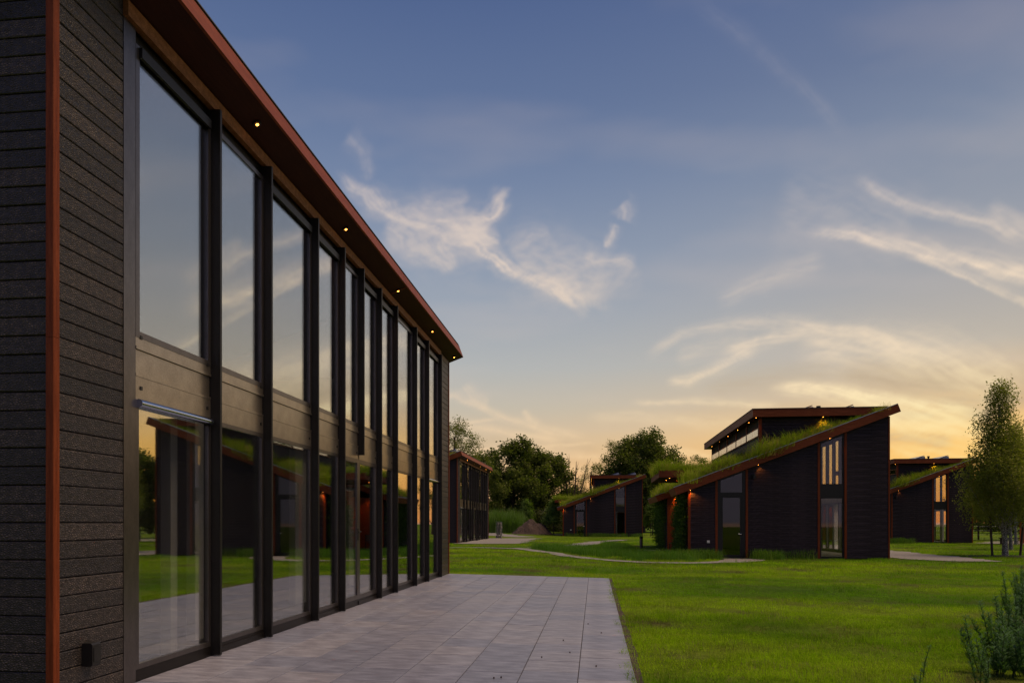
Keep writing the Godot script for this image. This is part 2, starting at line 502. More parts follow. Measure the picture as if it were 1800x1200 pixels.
	M.birch = mat("birch_bark", Color(0.80, 0.78, 0.74), 0.75, two_tone(noise_image(512, 0.02, 4, FastNoiseLite.TYPE_SIMPLEX_SMOOTH, 21), Color(-0.7, -0.7, -0.7), Color(1.6, 1.58, 1.55), fine, 0.2), Vector3(0.8, 3.4, 0.8))
	M.post = mat("weathered_post", Color(0.30, 0.26, 0.23), 0.9, grain, Vector3(6, 0.5, 6))
	M.stone = mat("stone", Color(0.55, 0.53, 0.51), 0.9, two_tone(fine, Color(0.7, 0.7, 0.7), Color(1, 1, 1), fbm, 0.5), Vector3(2, 2, 2))
	M.lamp = glow_mat(Color(1.0, 0.60, 0.22), 6.0)

func glow_mat(c: Color, e: float) -> StandardMaterial3D:
	var m := StandardMaterial3D.new()
	m.resource_name = "lamp_glow"
	m.albedo_color = Color(0.9, 0.85, 0.7)
	m.emission_enabled = true
	m.emission = c
	m.emission_energy_multiplier = e
	return m

# ---------------------------------------------------------------- naming helpers

func numbered(called: String) -> String:
	taken[called] = taken.get(called, -1) + 1
	return called if taken[called] == 0 else "%s_%03d" % [called, taken[called]]

func part(called: String, t: Tris, m: Material, parent: Node3D) -> MeshInstance3D:
	return set_down(called, t.mesh(m), parent)

func set_down(called: String, mesh: Mesh, parent: Node3D, at := Vector3.ZERO) -> MeshInstance3D:
	var o := MeshInstance3D.new()
	var base := called
	var k := 0
	while parent != self and parent.has_node(called):
		k += 1
		called = "%s_%03d" % [base, k]
	o.name = called if parent != self else numbered(called)
	o.mesh = mesh
	o.position = at
	parent.add_child(o)
	return o

func thing(called: String, label: String, category: String, at := Vector3.ZERO, group := "") -> Node3D:
	var o := Node3D.new()
	o.name = numbered(called)
	o.position = at
	add_child(o)
	tag(o, label, category, group)
	return o

func tag(o: Node3D, label: String, category: String, group := "") -> void:
	o.set_meta("label", label)
	o.set_meta("category", category)
	if group:
		o.set_meta("group", group)

func many(called: String, mesh: Mesh, where: Array, tints: Array, parent: Node3D) -> MultiMeshInstance3D:
	var mm := MultiMesh.new()
	mm.transform_format = MultiMesh.TRANSFORM_3D
	mm.use_colors = true
	mm.mesh = mesh
	mm.instance_count = where.size()
	for i in where.size():
		mm.set_instance_transform(i, where[i])
		mm.set_instance_color(i, tints[i])
	var o := MultiMeshInstance3D.new()
	o.name = called if parent != self else numbered(called)
	o.multimesh = mm
	parent.add_child(o, true)
	return o

# ---------------------------------------------------------------- ground

func lift(x: float, z: float) -> float:
	# the height of the ground
	var y := -0.02 * clampf(x + 4.359, 0.0, 4.8)
	var far := lerpf(0.02, -0.09, smoothstep(8.0, 18.0, x))
	y = lerpf(y, far, smoothstep(-40.0, -54.0, z))
	y += 0.42 * smoothstep(-72.0, -95.0, z) * smoothstep(0.0, -8.0, x)
	var calm := smoothstep(0.6, 3.5, maxf(x - 0.44, -21.6 - z)) * (1.0 - smoothstep(-27.0, -31.0, z) * smoothstep(-6.0, 2.0, x) * smoothstep(36.0, 30.0, x))
	y += 0.075 * hills.get_noise_2d(x * 0.55, z) * calm * smoothstep(-70.0, -50.0, z)
	if x < 0.2 and z > -21.4:
		y -= 0.07
	return y

func turf_tone(x: float, z: float) -> Color:
	# lush, yellowed and worn patches of the lawn
	var a := patch.get_noise_2d(x * 0.6, z) * 0.5 + 0.5
	var b := patch.get_noise_2d(x * 2.3 + 50.0, z * 3.2) * 0.5 + 0.5
	var c := Color(0.104, 0.222, 0.008).lerp(Color(0.22, 0.345, 0.010), smoothstep(0.28, 0.72, a))
	var e := patch.get_noise_2d(x * 1.1 + 300.0, z * 1.9 + 80.0) * 0.5 + 0.5
	c = c.lerp(Color(0.27, 0.36, 0.03), 0.6 * smoothstep(0.6, 0.8, e))
	c = c.lerp(Color(0.05, 0.12, 0.012), 0.6 * smoothstep(0.42, 0.22, e))
	c = c.lerp(Color(0.12, 0.105, 0.055), 0.85 * smoothstep(0.56, 0.74, b))
	return c

func make_ground() -> void:
	hills.seed = 31
	hills.noise_type = FastNoiseLite.TYPE_SIMPLEX_SMOOTH
	hills.frequency = 0.16
	hills.fractal_octaves = 2
	patch.seed = 77
	patch.noise_type = FastNoiseLite.TYPE_SIMPLEX_SMOOTH
	patch.frequency = 0.16
	patch.fractal_octaves = 4
	var xs := [-600.0, -300.0, -150.0, -80.0, -50.0]
	for i in range(-30, 61):
		xs.append(float(i))
	xs.append_array([80.0, 120.0, 200.0, 350.0, 600.0])
	var zs := [-900.0, -500.0, -300.0, -200.0, -150.0]
	for i in range(-115, 13):
		zs.append(float(i))
	zs.append_array([40.0, 100.0, 250.0])
	var v := PackedVector3Array()
	var n := PackedVector3Array()
	var c := PackedColorArray()
	var idx := PackedInt32Array()
	for z in zs:
		for x in xs:
			v.append(Vector3(x, lift(x, z) - 0.01, z))
			var e := 0.4
			n.append(Vector3(lift(x - e, z) - lift(x + e, z), 2.0 * e, lift(x, z - e) - lift(x, z + e)).normalized())
			c.append(turf_tone(x, z) * Color(0.8, 0.8, 0.8))
	var w := xs.size()
	for j in zs.size() - 1:
		for i in w - 1:
			var a := j * w + i
			idx.append_array([a, a + 1, a + w + 1, a, a + w + 1, a + w])
	var arr := []
	arr.resize(Mesh.ARRAY_MAX)
	arr[Mesh.ARRAY_VERTEX] = v
	arr[Mesh.ARRAY_NORMAL] = n
	arr[Mesh.ARRAY_COLOR] = c
	arr[Mesh.ARRAY_INDEX] = idx
	var am := ArrayMesh.new()
	am.add_surface_from_arrays(Mesh.PRIMITIVE_TRIANGLES, arr)
	am.surface_set_material(0, M.turf)
	var g := set_down("ground", am, self)
	g.set_meta("kind", "structure")

# ---------------------------------------------------------------- houses

func soffit(x: float) -> float:
	return SOFFIT + SLOPE * x

func board_profile(h: float) -> PackedVector2Array:
	# (outwards, upwards): a board 20 mm thick with eased edges
	return PackedVector2Array([Vector2(-0.022, 0), Vector2(-0.006, 0), Vector2(0, 0.007), Vector2(0, h - 0.007), Vector2(-0.006, h), Vector2(-0.022, h)])

func board_z(t: Tris, x0: float, x1: float, y: float, h: float, z: float, face := 1.0) -> void:
	# a board on a wall that faces +z (or -z)
	var p := PackedVector2Array()
	for q in board_profile(h):
		p.append(Vector2(z + q.x * face, y + q.y))
	t.prism(p, "x", x0, x1)

func board_x(t: Tris, z0: float, z1: float, y: float, h: float, x: float, face := 1.0) -> void:
	var p := PackedVector2Array()
	for q in board_profile(h):
		p.append(Vector2(x + q.x * face, y + q.y))
	t.prism(p, "z", z0, z1)

func rise(n: Array) -> PackedVector2Array:
	var p := PackedVector2Array()
	for q in n:
		p.append(q)
	return p

func pane(parent: Node3D, outline: PackedVector2Array, axis: String, at: float, sheets: int, film: bool) -> void:
	# an insulating unit: sheets of glass 12 mm apart, the film on the second
	var am := ArrayMesh.new()
	var t := Tris.new()
	for k in sheets:
		t.prism(outline, axis, at - 0.018 * k, at - 0.018 * k - 0.006)
	t.add_to(am, M.glass)
	if film:
		var f := Tris.new()
		var pts := []
		for q in outline:
			pts.append(f.put(q, axis, at - 0.012))
		f.face(pts, f.put(Vector2.ZERO, axis, 1.0))
		f.add_to(am, M.film)
	set_down("pane", am, parent)

func ring(t: Tris, lo: Vector2, hi: Vector2, w: float, axis: String, a: float, b: float) -> void:
	for r in [[lo, Vector2(lo.x + w, hi.y)], [Vector2(hi.x - w, lo.y), hi], [Vector2(lo.x + w, lo.y), Vector2(hi.x - w, lo.y + w)], [Vector2(lo.x + w, hi.y - w), Vector2(hi.x - w, hi.y)]]:
		t.prism(rise([r[0], Vector2(r[1].x, r[0].y), r[1], Vector2(r[0].x, r[1].y)]), axis, a, b)

func downlight(house: Node3D, at: Vector3, tilt: float, energy: float) -> void:
	var t := Tris.new()
	t.tube([Vector3(0, 0.004, 0), Vector3(0, -0.012, 0)], [0.058, 0.052], 12)
	var o := part("downlight", t, M.dark_metal, house)
	o.position = at
	o.rotation.z = tilt
	var g := Tris.new()
	g.tube([Vector3(0, -0.010, 0), Vector3(0, -0.020, 0)], [0.020, 0.016], 10)
	part("lamp_bulb", g, M.lamp, o)
	var l := SpotLight3D.new()
	l.name = "lamp_light"
	l.light_color = Color(1.0, 0.60, 0.22)
	l.light_energy = energy
	l.spot_angle = 48.0
	l.spot_angle_attenuation = 0.6
	l.spot_range = 12.0
	l.spot_attenuation = 2.0
	l.light_size = 0.03
	l.shadow_enabled = true
	l.position.y = -0.035
	l.rotation.x = -PI / 2
	o.add_child(l)

func facade(h: Node3D, near: bool) -> void:
	# the tall glass front in the plane x = 0, running along -z
	var ends := [2.483, 3.812, 5.454, 6.663, 7.704, 8.832, 10.03, 11.757, 13.045, 14.635]
	var sheets := 2
	var t := Tris.new()
	t.box(Vector3(-0.18, 0, -1.062), Vector3(0.004, 6.24, -0.885))
	part("end_post", t, M.frame, h)
	t = Tris.new()
	t.box(Vector3(-0.18, 0, -14.80), Vector3(0.004, 6.24, -14.637))
	part("end_post", t, M.frame, h)
	t = Tris.new()
	t.box(Vector3(-0.02, 6.24, -14.80), Vector3(0.05, SOFFIT - 0.004, -0.885))
	part("lintel_board", t, M.tan, h)
	var start := 1.062
	for i in ends.size():
		var z1: float = ends[i]
		var short := i == 4
		# the fin that divides the bays
		t = Tris.new()
		var foot := 2.78 if short else 0.012
		t.box(Vector3(-0.07, foot, -z1), Vector3(0.108, 6.236, -z1 + 0.05))
		t.box(Vector3(0.108, foot, -z1 + 0.006), Vector3(0.115, 6.236, -z1 + 0.044))
		part("mullion", t, M.dark_metal, h)
		var a := -z1 + 0.05
		var b := -start
		start = z1
		# upper window
		var f := Tris.new()
		ring(f, Vector2(a, 3.30), Vector2(b, 6.10), 0.06, "x", -0.055, 0.006)
		var w := part("window", f, M.frame, h)
		pane(w, rise([Vector2(a + 0.06, 3.36), Vector2(b - 0.06, 3.36), Vector2(b - 0.06, 6.04), Vector2(a + 0.06, 6.04)]), "x", -0.004, sheets, near)
		# head recess and screen box
		t = Tris.new()
		t.box(Vector3(-0.16, 6.10, a), Vector3(-0.05, 6.236, b))
		part("window_head", t, M.dark_metal, h)
		if i % 3 != 1:
			t = Tris.new()
			t.box(Vector3(0.007, 5.985, a + 0.05), Vector3(0.04, 6.085, b - 0.05))
			part("screen_box", t, M.dark_metal, h)
		# spandrel: rails above and below a panel
		for r in [[3.215, 3.36, 0.0], [3.185, 3.213, 0.008], [2.925, 2.953, 0.004], [2.70, 2.923, 0.0]]:
			t = Tris.new()
			t.box(Vector3(-0.11, r[0], a + 0.002), Vector3(r[2] + 0.002, r[1], b - 0.002))
			part("transom_rail", t, M.panel, h)
		t = Tris.new()
		t.box(Vector3(-0.10, 2.955, a + 0.01), Vector3(-0.008, 3.182, b - 0.01))
		part("spandrel_panel", t, M.panel, h)
		if near:
			for yy in [2.80, 3.29]:
				for zz in [a + 0.06, b - 0.10]:
					t = Tris.new()
					t.box(Vector3(0, yy, zz), Vector3(0.010, yy + 0.035, zz + 0.035))
					part("fixing_clip", t, M.black, h)
		if i == 0 or i == 9:
			t = Tris.new()
			t.tube([Vector3(0.02, 2.665, a + 0.02), Vector3(0.02, 2.665, b - 0.02)], [0.042, 0.042], 14)
			part("roller_screen_tube", t, M.chrome, h)
		# lower window or door leaf
		var door := i == 4 or i == 5
		f = Tris.new()
		ring(f, Vector2(a if not (i == 5) else a, 0.115), Vector2(b if not (i == 5) else b + 0.05, 2.70), 0.075 if door else 0.05, "x", -0.055, 0.004 if not door else 0.012)
		w = part("door" if door else "window", f, M.frame, h)
		var m := 0.075 if door else 0.05
		var bb := b + 0.05 if i == 5 else b
		pane(w, rise([Vector2(a + m, 0.115 + m), Vector2(bb - m, 0.115 + m), Vector2(bb - m, 2.70 - m), Vector2(a + m, 2.70 - m)]), "x", -0.004, sheets, near)
		t = Tris.new()
		t.box(Vector3(-0.12, 0.005, a), Vector3(0.002, 0.113, bb))
		if i % 2 == 1:
			t.box(Vector3(0.002, 0.005, a), Vector3(0.016, 0.075, bb))
		part("sill", t, M.sill, h)
		if i == 4:
			t = Tris.new()
			t.box(Vector3(0.012, 1.20, a + 0.025), Vector3(0.022, 1.42, a + 0.06))
			t.tube([Vector3(0.02, 1.36, a + 0.042), Vector3(0.07, 1.36, a + 0.042), Vector3(0.072, 1.36, a + 0.15)], [0.011, 0.011, 0.010], 8)
			part("handle", t, M.black, w)

func roof_piece(h: Node3D, xl: float, z0: float, z1: float, verge0: bool, verge1: bool, eave: bool) -> void:
	# a sloping slab between z0 (near) and z1 (far); fascias 36 cm deep stand square to the slope
	var xr := 0.41
	var n := Vector2(-SLOPE, 1).normalized()
	var A := Vector2(xl, soffit(xl))
	var B := Vector2(xr, soffit(xr))
	var g := 0.03
	var s := Vector2(1, SLOPE).normalized()
	var t := Tris.new()
	t.prism(rise([A + s * g + n * 0.012, B - s * g + n * 0.012, B - s * g + n * 0.30, A + s * g + n * 0.30]), "z", z0 - (g if verge0 else 0.0), z1 + (g if verge1 else 0.0))
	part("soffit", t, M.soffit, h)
	t = Tris.new()
	t.prism(rise([A + s * g + n * 0.302, B - s * g + n * 0.302, B - s * g + n * 0.345, A + s * g + n * 0.345]), "z", z0 - g, z1 + g)
	part("roof_membrane", t, M.roof_edge, h)
	for e in [[verge0, z0, z0 - g], [verge1, z1 + g, z1]]:
		if e[0]:
			# boards with a butt joint
			var cut: float = lerpf(xl, xr, 0.17)
			var C := Vector2(cut, soffit(cut))
			t = Tris.new()
			t.prism(rise([A, C - s * 0.003, C - s * 0.003 + n * 0.36, A + n * 0.36]), "z", e[1], e[2])
			part("verge_board", t, M.red_long, h)
			t = Tris.new()
			t.prism(rise([C, B, B + n * 0.36, C + n * 0.36]), "z", e[1], e[2])
			part("verge_board", t, M.red_long, h)
			t = Tris.new()
			t.prism(rise([A + n * 0.362, B + n * 0.362, B + n * 0.392, A + n * 0.392]), "z", e[1] + (0.012 if e[1] == z0 else -0.10), e[2] - (0.10 if e[1] == z0 else -0.012))
			part("verge_capping", t, M.zinc, h)
	if eave:
		t = Tris.new()
		t.prism(rise([A, A + s * g, A + s * g + n * 0.36, A + n * 0.36]), "z", z0 - g - 0.001, z1 + g + 0.001)
		part("eave_board", t, M.red_long, h)

func house(near: bool) -> Node3D:
	var h := Node3D.new()
	var L := LENGTH
	var W := WIDTH
	var t: Tris
	# carcass of the end walls, with the door and window left open
	for e in [0, 1]:
		var z0 := -0.022 if e == 0 else -L + 0.022
		var z1 := -0.25 if e == 0 else -L + 0.25
		t = Tris.new()
		for r in ([[-W + 0.02, -7.5], [-6.25, -2.99], [-1.93, -0.022]] if e == 0 else [[-W + 0.02, -0.022]]):
			t.prism(rise([Vector2(r[0], 0), Vector2(r[1], 0), Vector2(r[1], soffit(r[1])), Vector2(r[0], soffit(r[0]))]), "z", z0, z1)
		part("end_wall", t, M.core, h)
	t = Tris.new()
	t.box(Vector3(-0.25, 0, -0.885), Vector3(-0.022, SOFFIT - 0.1, -0.25))
	part("side_wall", t, M.core, h)
	t = Tris.new()
	t.box(Vector3(-0.25, 0, -L + 0.25), Vector3(-0.022, SOFFIT - 0.1, -14.80))
	part("side_wall", t, M.core, h)
	# low side: two wings and the set-back entrance between them
	t = Tris.new()
	t.box(Vector3(-W + 0.022, 0, -2.1), Vector3(-W + 0.25, soffit(-W) - 0.0, -0.25))
	part("side_wall", t, M.core, h)
	t = Tris.new()
	t.box(Vector3(-W + 0.022, 0, -L + 0.25), Vector3(-W + 0.25, soffit(-W), -9.88))
	part("side_wall", t, M.core, h)
	t = Tris.new()
	t.box(Vector3(-7.2, 0, -9.88), Vector3(-7.0, soffit(-7.2), -2.1))
	part("side_wall", t, M.core, h)
	t = Tris.new()
	for y in 21:
		board_z(t, -W + 0.02, -7.2, y * 0.152, 0.144, -9.86)
	t.box(Vector3(-W + 0.02, 0, -10.1), Vector3(-7.2, soffit(-W), -9.884))
	part("entrance_cheek", t, M.cedar, h)
	t = Tris.new()
	t.box(Vector3(-7.24, 0, -9.86), Vector3(-7.202, 3.2, -2.1))
	part("entrance_wall", t, M.cedar, h)
	# floors, inner walls
	t = Tris.new()
	t.box(Vector3(-W + 0.25, -0.15, -L + 0.25), Vector3(-0.13, 0.02, -0.25))
	part("floor", t, M.screed, h)
	t = Tris.new()
	t.box(Vector3(-5.0, 0.02, -L + 0.3), Vector3(-4.85, 6.2 - 5.0 * SLOPE, -1.2))
	t.box(Vector3(-4.85, 0.02, -5.1), Vector3(-2.6, 2.9, -4.95))
	t.box(Vector3(-4.85, 3.1, -10.2), Vector3(-1.2, 5.6 - 0.9, -10.05))
	part("inner_wall", t, M.plaster, h)
	for q in [[-0.34, -2.2, 0.13], [-0.7, -3.33, 0.42], [-1.1, -7.4, 0.5], [-1.4, -11.2, 0.7]]:
		t = Tris.new()
		t.box(Vector3(q[0] - 0.12, 0.02, q[1] - q[2]), Vector3(q[0], 2.88, q[1]))
		part("inner_pillar", t, M.white_wall, h)
	t = Tris.new()
	t.box(Vector3(-4.85, 2.9, -L + 0.3), Vector3(-0.9, 3.1, -4.2))
	part("upper_floor", t, M.plaster, h)
	# charred boards
	var step := 0.152
	if near:
		for k in 42:
			var y := k * step + 0.004
			if y + 0.144 > SOFFIT:
				continue
			t = Tris.new()
			board_x(t, -0.882, -0.058, y, 0.1445 + rng.randf_range(-0.0015, 0.0015), rng.randf_range(-0.003, 0.002))
			part("cladding_board", t, M.char[rng.randi() % 4], h)
			t = Tris.new()
			board_x(t, -L + 0.05, -14.805, y, 0.1445, rng.randf_range(-0.003, 0.002))
			part("cladding_board", t, M.char[rng.randi() % 4], h)
			var reach := minf(4.4, (SOFFIT - y - 0.02) / SLOPE)
			if reach > 0.3:
				t = Tris.new()
				board_z(t, -reach, -0.058, y, 0.1445, rng.randf_range(-0.003, 0.002))
				part("cladding_board", t, M.char[rng.randi() % 4], h)
	else:
		t = Tris.new()
		for k in 42:
			var y := k * step + 0.004
			var top := y + 0.144
			if top > SOFFIT:
				continue
			var j := sin(k * 12.9898) * 0.003
			board_x(t, -0.882, -0.058, y, 0.144, j)
			board_x(t, -L + 0.05, -14.805, y, 0.144, -j)
			var left := maxf(-W, (y + 0.02 - SOFFIT) / SLOPE)
			for r in [[-W + 0.05, -7.6], [-6.15, -3.09], [-1.83, -0.06]]:
				if left < r[1] - 0.05:
					board_z(t, maxf(r[0], left), r[1], y, 0.144, j)
			if left < -0.1:
				board_z(t, left, -0.06, y, 0.144, -L + j, -1.0)
			if top < soffit(-W):
				board_x(t, -2.1, -0.06, y, 0.144, -W + j, -1.0)
				board_x(t, -L + 0.05, -9.9, y, 0.144, -W - j, -1.0)
		var b := part("cladding_boards", t, M.char_far, h)
		b.set_meta("kind", "stuff")
	# red corner and window trims
	for r in [[0.0, 3.02], [3.023, SOFFIT - 0.03]]:
		t = Tris.new()
		t.prism(rise([Vector2(-0.052, -0.05), Vector2(0.016, -0.05), Vector2(0.016, 0.012), Vector2(0.012, 0.016), Vector2(-0.052, 0.016)]), "y", r[0], r[1])
		part("corner_trim", t, M.red_up, h)
	for xx in [[-W - 0.016, -W + 0.10], [-7.6, -7.5], [-6.25, -6.15], [-3.09, -2.99], [-1.93, -1.83]]:
		t = Tris.new()
		t.box(Vector3(xx[0], 0, -0.06), Vector3(xx[1], soffit(xx[0]) - 0.005, 0.018))
		part("wall_trim", t, M.red_up, h)
	for zz in [-L]:
		for xx in [-0.052, -W - 0.016]:
			t = Tris.new()
			t.box(Vector3(xx, 0, zz - 0.016), Vector3(xx + 0.068, soffit(xx) - 0.02, zz + 0.05))
			part("corner_trim", t, M.red_up, h)
	# end-wall door with its sloping light above
	var f := Tris.new()
	f.box(Vector3(-7.5, 0.01, -0.14), Vector3(-7.36, soffit(-7.5) - 0.01, -0.03))
	f.box(Vector3(-6.39, 0.01, -0.14), Vector3(-6.25, soffit(-6.39) - 0.01, -0.03))
	f.box(Vector3(-7.36, 2.86, -0.14), Vector3(-6.39, 3.00, -0.03))
	f.prism(rise([Vector2(-7.36, soffit(-7.36) - 0.09), Vector2(-6.39, soffit(-6.39) - 0.09), Vector2(-6.39, soffit(-6.39) - 0.01), Vector2(-7.36, soffit(-7.36) - 0.01)]), "z", -0.14, -0.03)
	var w := part("window", f, M.dark_metal, h)
	pane(w, rise([Vector2(-7.36, 3.0), Vector2(-6.39, 3.0), Vector2(-6.39, soffit(-6.39) - 0.09), Vector2(-7.36, soffit(-7.36) - 0.09)]), "z", -0.08, 1, false)
	f = Tris.new()
	ring(f, Vector2(-7.36, 0.04), Vector2(-6.39, 2.86), 0.10, "z", -0.12, -0.05)
	w = part("door", f, M.dark_metal, h)
	pane(w, rise([Vector2(-7.26, 0.14), Vector2(-6.49, 0.14), Vector2(-6.49, 2.76), Vector2(-7.26, 2.76)]), "z", -0.08, 1, false)
	t = Tris.new()
	t.tube([Vector3(-6.44, 1.1, -0.05), Vector3(-6.44, 1.1, 0.0), Vector3(-6.58, 1.1, 0.002)], [0.012, 0.012, 0.011], 7)
	part("handle", t, M.chrome, w)
	# two-storey window strip
	f = Tris.new()
	f.box(Vector3(-2.99, 2.78, -0.14), Vector3(-1.93, 3.36, -0.035))
	part("spandrel_panel", f, M.dark_metal, h)
	f = Tris.new()
	ring(f, Vector2(-2.99, 0.02), Vector2(-1.93, 2.78), 0.07, "z", -0.13, -0.04)
	w = part("window", f, M.dark_metal, h)
	pane(w, rise([Vector2(-2.92, 0.09), Vector2(-2.0, 0.09), Vector2(-2.0, 2.71), Vector2(-2.92, 2.71)]), "z", -0.08, 1, false)
	f = Tris.new()
	f.box(Vector3(-2.99, 3.36, -0.13), Vector3(-2.92, soffit(-2.99) - 0.01, -0.04))
	f.box(Vector3(-2.0, 3.36, -0.13), Vector3(-1.93, soffit(-2.0) - 0.01, -0.04))
	f.prism(rise([Vector2(-2.92, soffit(-2.92) - 0.11), Vector2(-2.0, soffit(-2.0) - 0.11), Vector2(-2.0, soffit(-2.0) - 0.01), Vector2(-2.92, soffit(-2.92) - 0.01)]), "z", -0.13, -0.04)
	w = part("window", f, M.dark_metal, h)
	pane(w, rise([Vector2(-2.92, 3.37), Vector2(-2.0, 3.37), Vector2(-2.0, soffit(-2.0) - 0.11), Vector2(-2.92, soffit(-2.92) - 0.11)]), "z", -0.08, 1, false)
	facade(h, near)
	# roofs
	var n := Vector2(-SLOPE, 1).normalized()
	var s := Vector2(1, SLOPE).normalized()
	var B := Vector2(0.41, soffit(0.41))
	t = Tris.new()
	t.prism(rise([B - s * 0.03, B, B + n * 0.33, B - s * 0.03 + n * 0.33]), "z", OVER - 0.031, -L - OVER + 0.031)
	part("eave_board", t, M.red_long, h)
	t = Tris.new()
	t.prism(rise([B - s * 0.10 + n * 0.362, B + s * 0.012 + n * 0.362, B + s * 0.012 + n * 0.388, B - s * 0.10 + n * 0.388]), "z", OVER - 0.12, -L - OVER + 0.12)
	part("eave_capping", t, M.roof_edge, h)
	roof_piece(h, -9.37, OVER, -2.3, true, false, true)
	roof_piece(h, -6.9, -2.3, -9.7, false, false, true)
	roof_piece(h, -9.37, -9.7, -L - OVER, true, true, true)
	# flat canopy over the entrance
	t = Tris.new()
	t.box(Vector3(-9.86, 3.90, -8.0), Vector3(-6.6, 4.19, -2.93))
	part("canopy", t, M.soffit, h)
	for r in [[Vector3(-9.89, 3.89, -8.03), Vector3(-9.862, 4.24, -2.90)], [Vector3(-9.86, 3.89, -2.928), Vector3(-6.6, 4.24, -2.90)], [Vector3(-9.86, 3.89, -8.03), Vector3(-6.6, 4.24, -8.002)]]:
		t = Tris.new()
		t.box(r[0], r[1])
		part("canopy_board", t, M.red_long, h)
	# raised flat roof with its band of windows
	var cx := -5.41
	t = Tris.new()
	t.box(Vector3(cx, soffit(cx) + 0.2, -L + 1.2), Vector3(cx + 0.15, 5.66, -1.2))
	part("raised_wall", t, M.core, h)
	for zz in [-1.15, -L + 1.0]:
		t = Tris.new()
		t.prism(rise([Vector2(cx, soffit(cx) + 0.2), Vector2(-0.2, soffit(-0.2) + 0.15), Vector2(-0.2, 6.52), Vector2(cx, 6.52)]), "z", zz, zz + 0.15)
		part("raised_wall", t, M.core, h)
	t = Tris.new()
	t.box(Vector3(cx + 0.02, 6.10, -L + 1.2), Vector3(cx + 0.15, 6.52, -1.2))
	part("raised_wall", t, M.core, h)
	t = Tris.new()
	for k in 26:
		var y := 4.2 + k * step
		if y > soffit(cx) + 0.1 and y + 0.14 < 6.52:
			board_z(t, cx - 0.02, minf(0.0, (y - 0.16 - SOFFIT) / SLOPE), y, 0.144, -0.975)
			if y + 0.14 < 5.68:
				board_x(t, -L + 1.0, -1.0, y, 0.144, cx - 0.025, -1.0)
	part("raised_cladding", t, M.char_far, h).set_meta("kind", "stuff")
	t = Tris.new()
	t.box(Vector3(cx - 0.05, soffit(cx) + 0.2, -1.02), Vector3(cx + 0.09, 6.51, -0.955))
	part("wall_trim", t, M.red_up, h)
	for k in 5:
		var za := -1.25 - k * 2.74
		var zb := za - 2.6
		f = Tris.new()
		ring(f, Vector2(zb, 5.68), Vector2(za, 6.10), 0.05, "x", cx - 0.024, cx + 0.08)
		if k < 3:
			f.box(Vector3(cx - 0.022, 5.73, (za + zb) / 2 - 0.02), Vector3(cx + 0.06, 6.05, (za + zb) / 2 + 0.02))
		w = part("window", f, M.tan, h)
		pane(w, rise([Vector2(zb + 0.05, 5.73), Vector2(za - 0.05, 5.73), Vector2(za - 0.05, 6.05), Vector2(zb + 0.05, 6.05)]), "x", cx - 0.012, 1, true)
		t = Tris.new()
		t.box(Vector3(cx - 0.028, 5.66, zb - 0.14), Vector3(cx + 0.1, 6.52, zb))
		part("window_post", t, M.red_up, h)
	t = Tris.new()
	t.box(Vector3(-5.80, 6.52, -L + 0.55), Vector3(0.2, 6.80, -0.55))
	part("flat_roof", t, M.soffit, h)
	for r in [[Vector3(-5.82, 6.51, -L + 0.53), Vector3(-5.801, 6.87, -0.53)], [Vector3(-5.801, 6.51, -0.55), Vector3(0.1, 6.87, -0.53)], [Vector3(-5.801, 6.51, -L + 0.53), Vector3(0.1, 6.87, -L + 0.55)]]:
		t = Tris.new()
		t.box(r[0], r[1])
		part("flat_roof_board", t, M.red_long, h)
	t = Tris.new()
	t.box(Vector3(-5.84, 6.872, -L + 0.51), Vector3(0.1, 6.90, -0.51))
	part("flat_roof_capping", t, M.roof_edge, h)
	# solar panels
	for row in [-3.62, -1.72]:
		for k in 4:
			var zz := -2.6 - k * 2.9
			t = Tris.new()
			t.prism(rise([Vector2(row, 6.93), Vector2(row + 1.05, 7.30), Vector2(row + 1.04, 7.34), Vector2(row - 0.01, 6.97)]), "z", zz, zz - 2.7)
			part("solar_panel", t, M.solar, h)
			t = Tris.new()
			t.prism(rise([Vector2(row + 0.02, 6.905), Vector2(row + 1.16, 6.905), Vector2(row + 1.10, 7.26), Vector2(row + 0.98, 7.255), Vector2(row + 0.02, 6.92)]), "z", zz - 0.05, zz - 2.65)
			part("panel_console", t, M.zinc, h)
	t = Tris.new()
	t.tube([Vector3(-2.35, 6.9, -2.4), Vector3(-2.35, 7.16, -2.4)], [0.07, 0.07], 9)
	t.tube([Vector3(-2.35, 7.16, -2.4), Vector3(-2.35, 7.25, -2.4)], [0.11, 0.10], 9)
	part("vent_pipe", t, M.dark_metal, h)
	# wall fittings
	t = Tris.new()
	t.tube([Vector3(-5.9, 3.62, 0.1), Vector3(-5.9, 3.78, 0.1)], [0.075, 0.085], 12)
	t.tube([Vector3(-5.9, 3.78, 0.1), Vector3(-5.9, 3.83, 0.1)], [0.085, 0.04], 12)
	t.box(Vector3(-5.94, 3.66, -0.01), Vector3(-5.86, 3.74, 0.04))
	part("wall_lamp", t, M.dark_metal, h)
	t = Tris.new()
	t.box(Vector3(-7.98, 0.68, -0.01), Vector3(-7.86, 0.80, 0.03))
	t.box(Vector3(-7.96, 0.70, 0.03), Vector3(-7.88, 0.78, 0.042))
	part("outdoor_socket", t, M.white, h)
	# lamps under the eaves
	var tilt := atan(SLOPE)
	for z in [-3.17, -6.41, -9.69, -12.98, -15.92]:
		downlight(h, Vector3(0.2, soffit(0.2), z), tilt, 0.14 if near else 0.05)
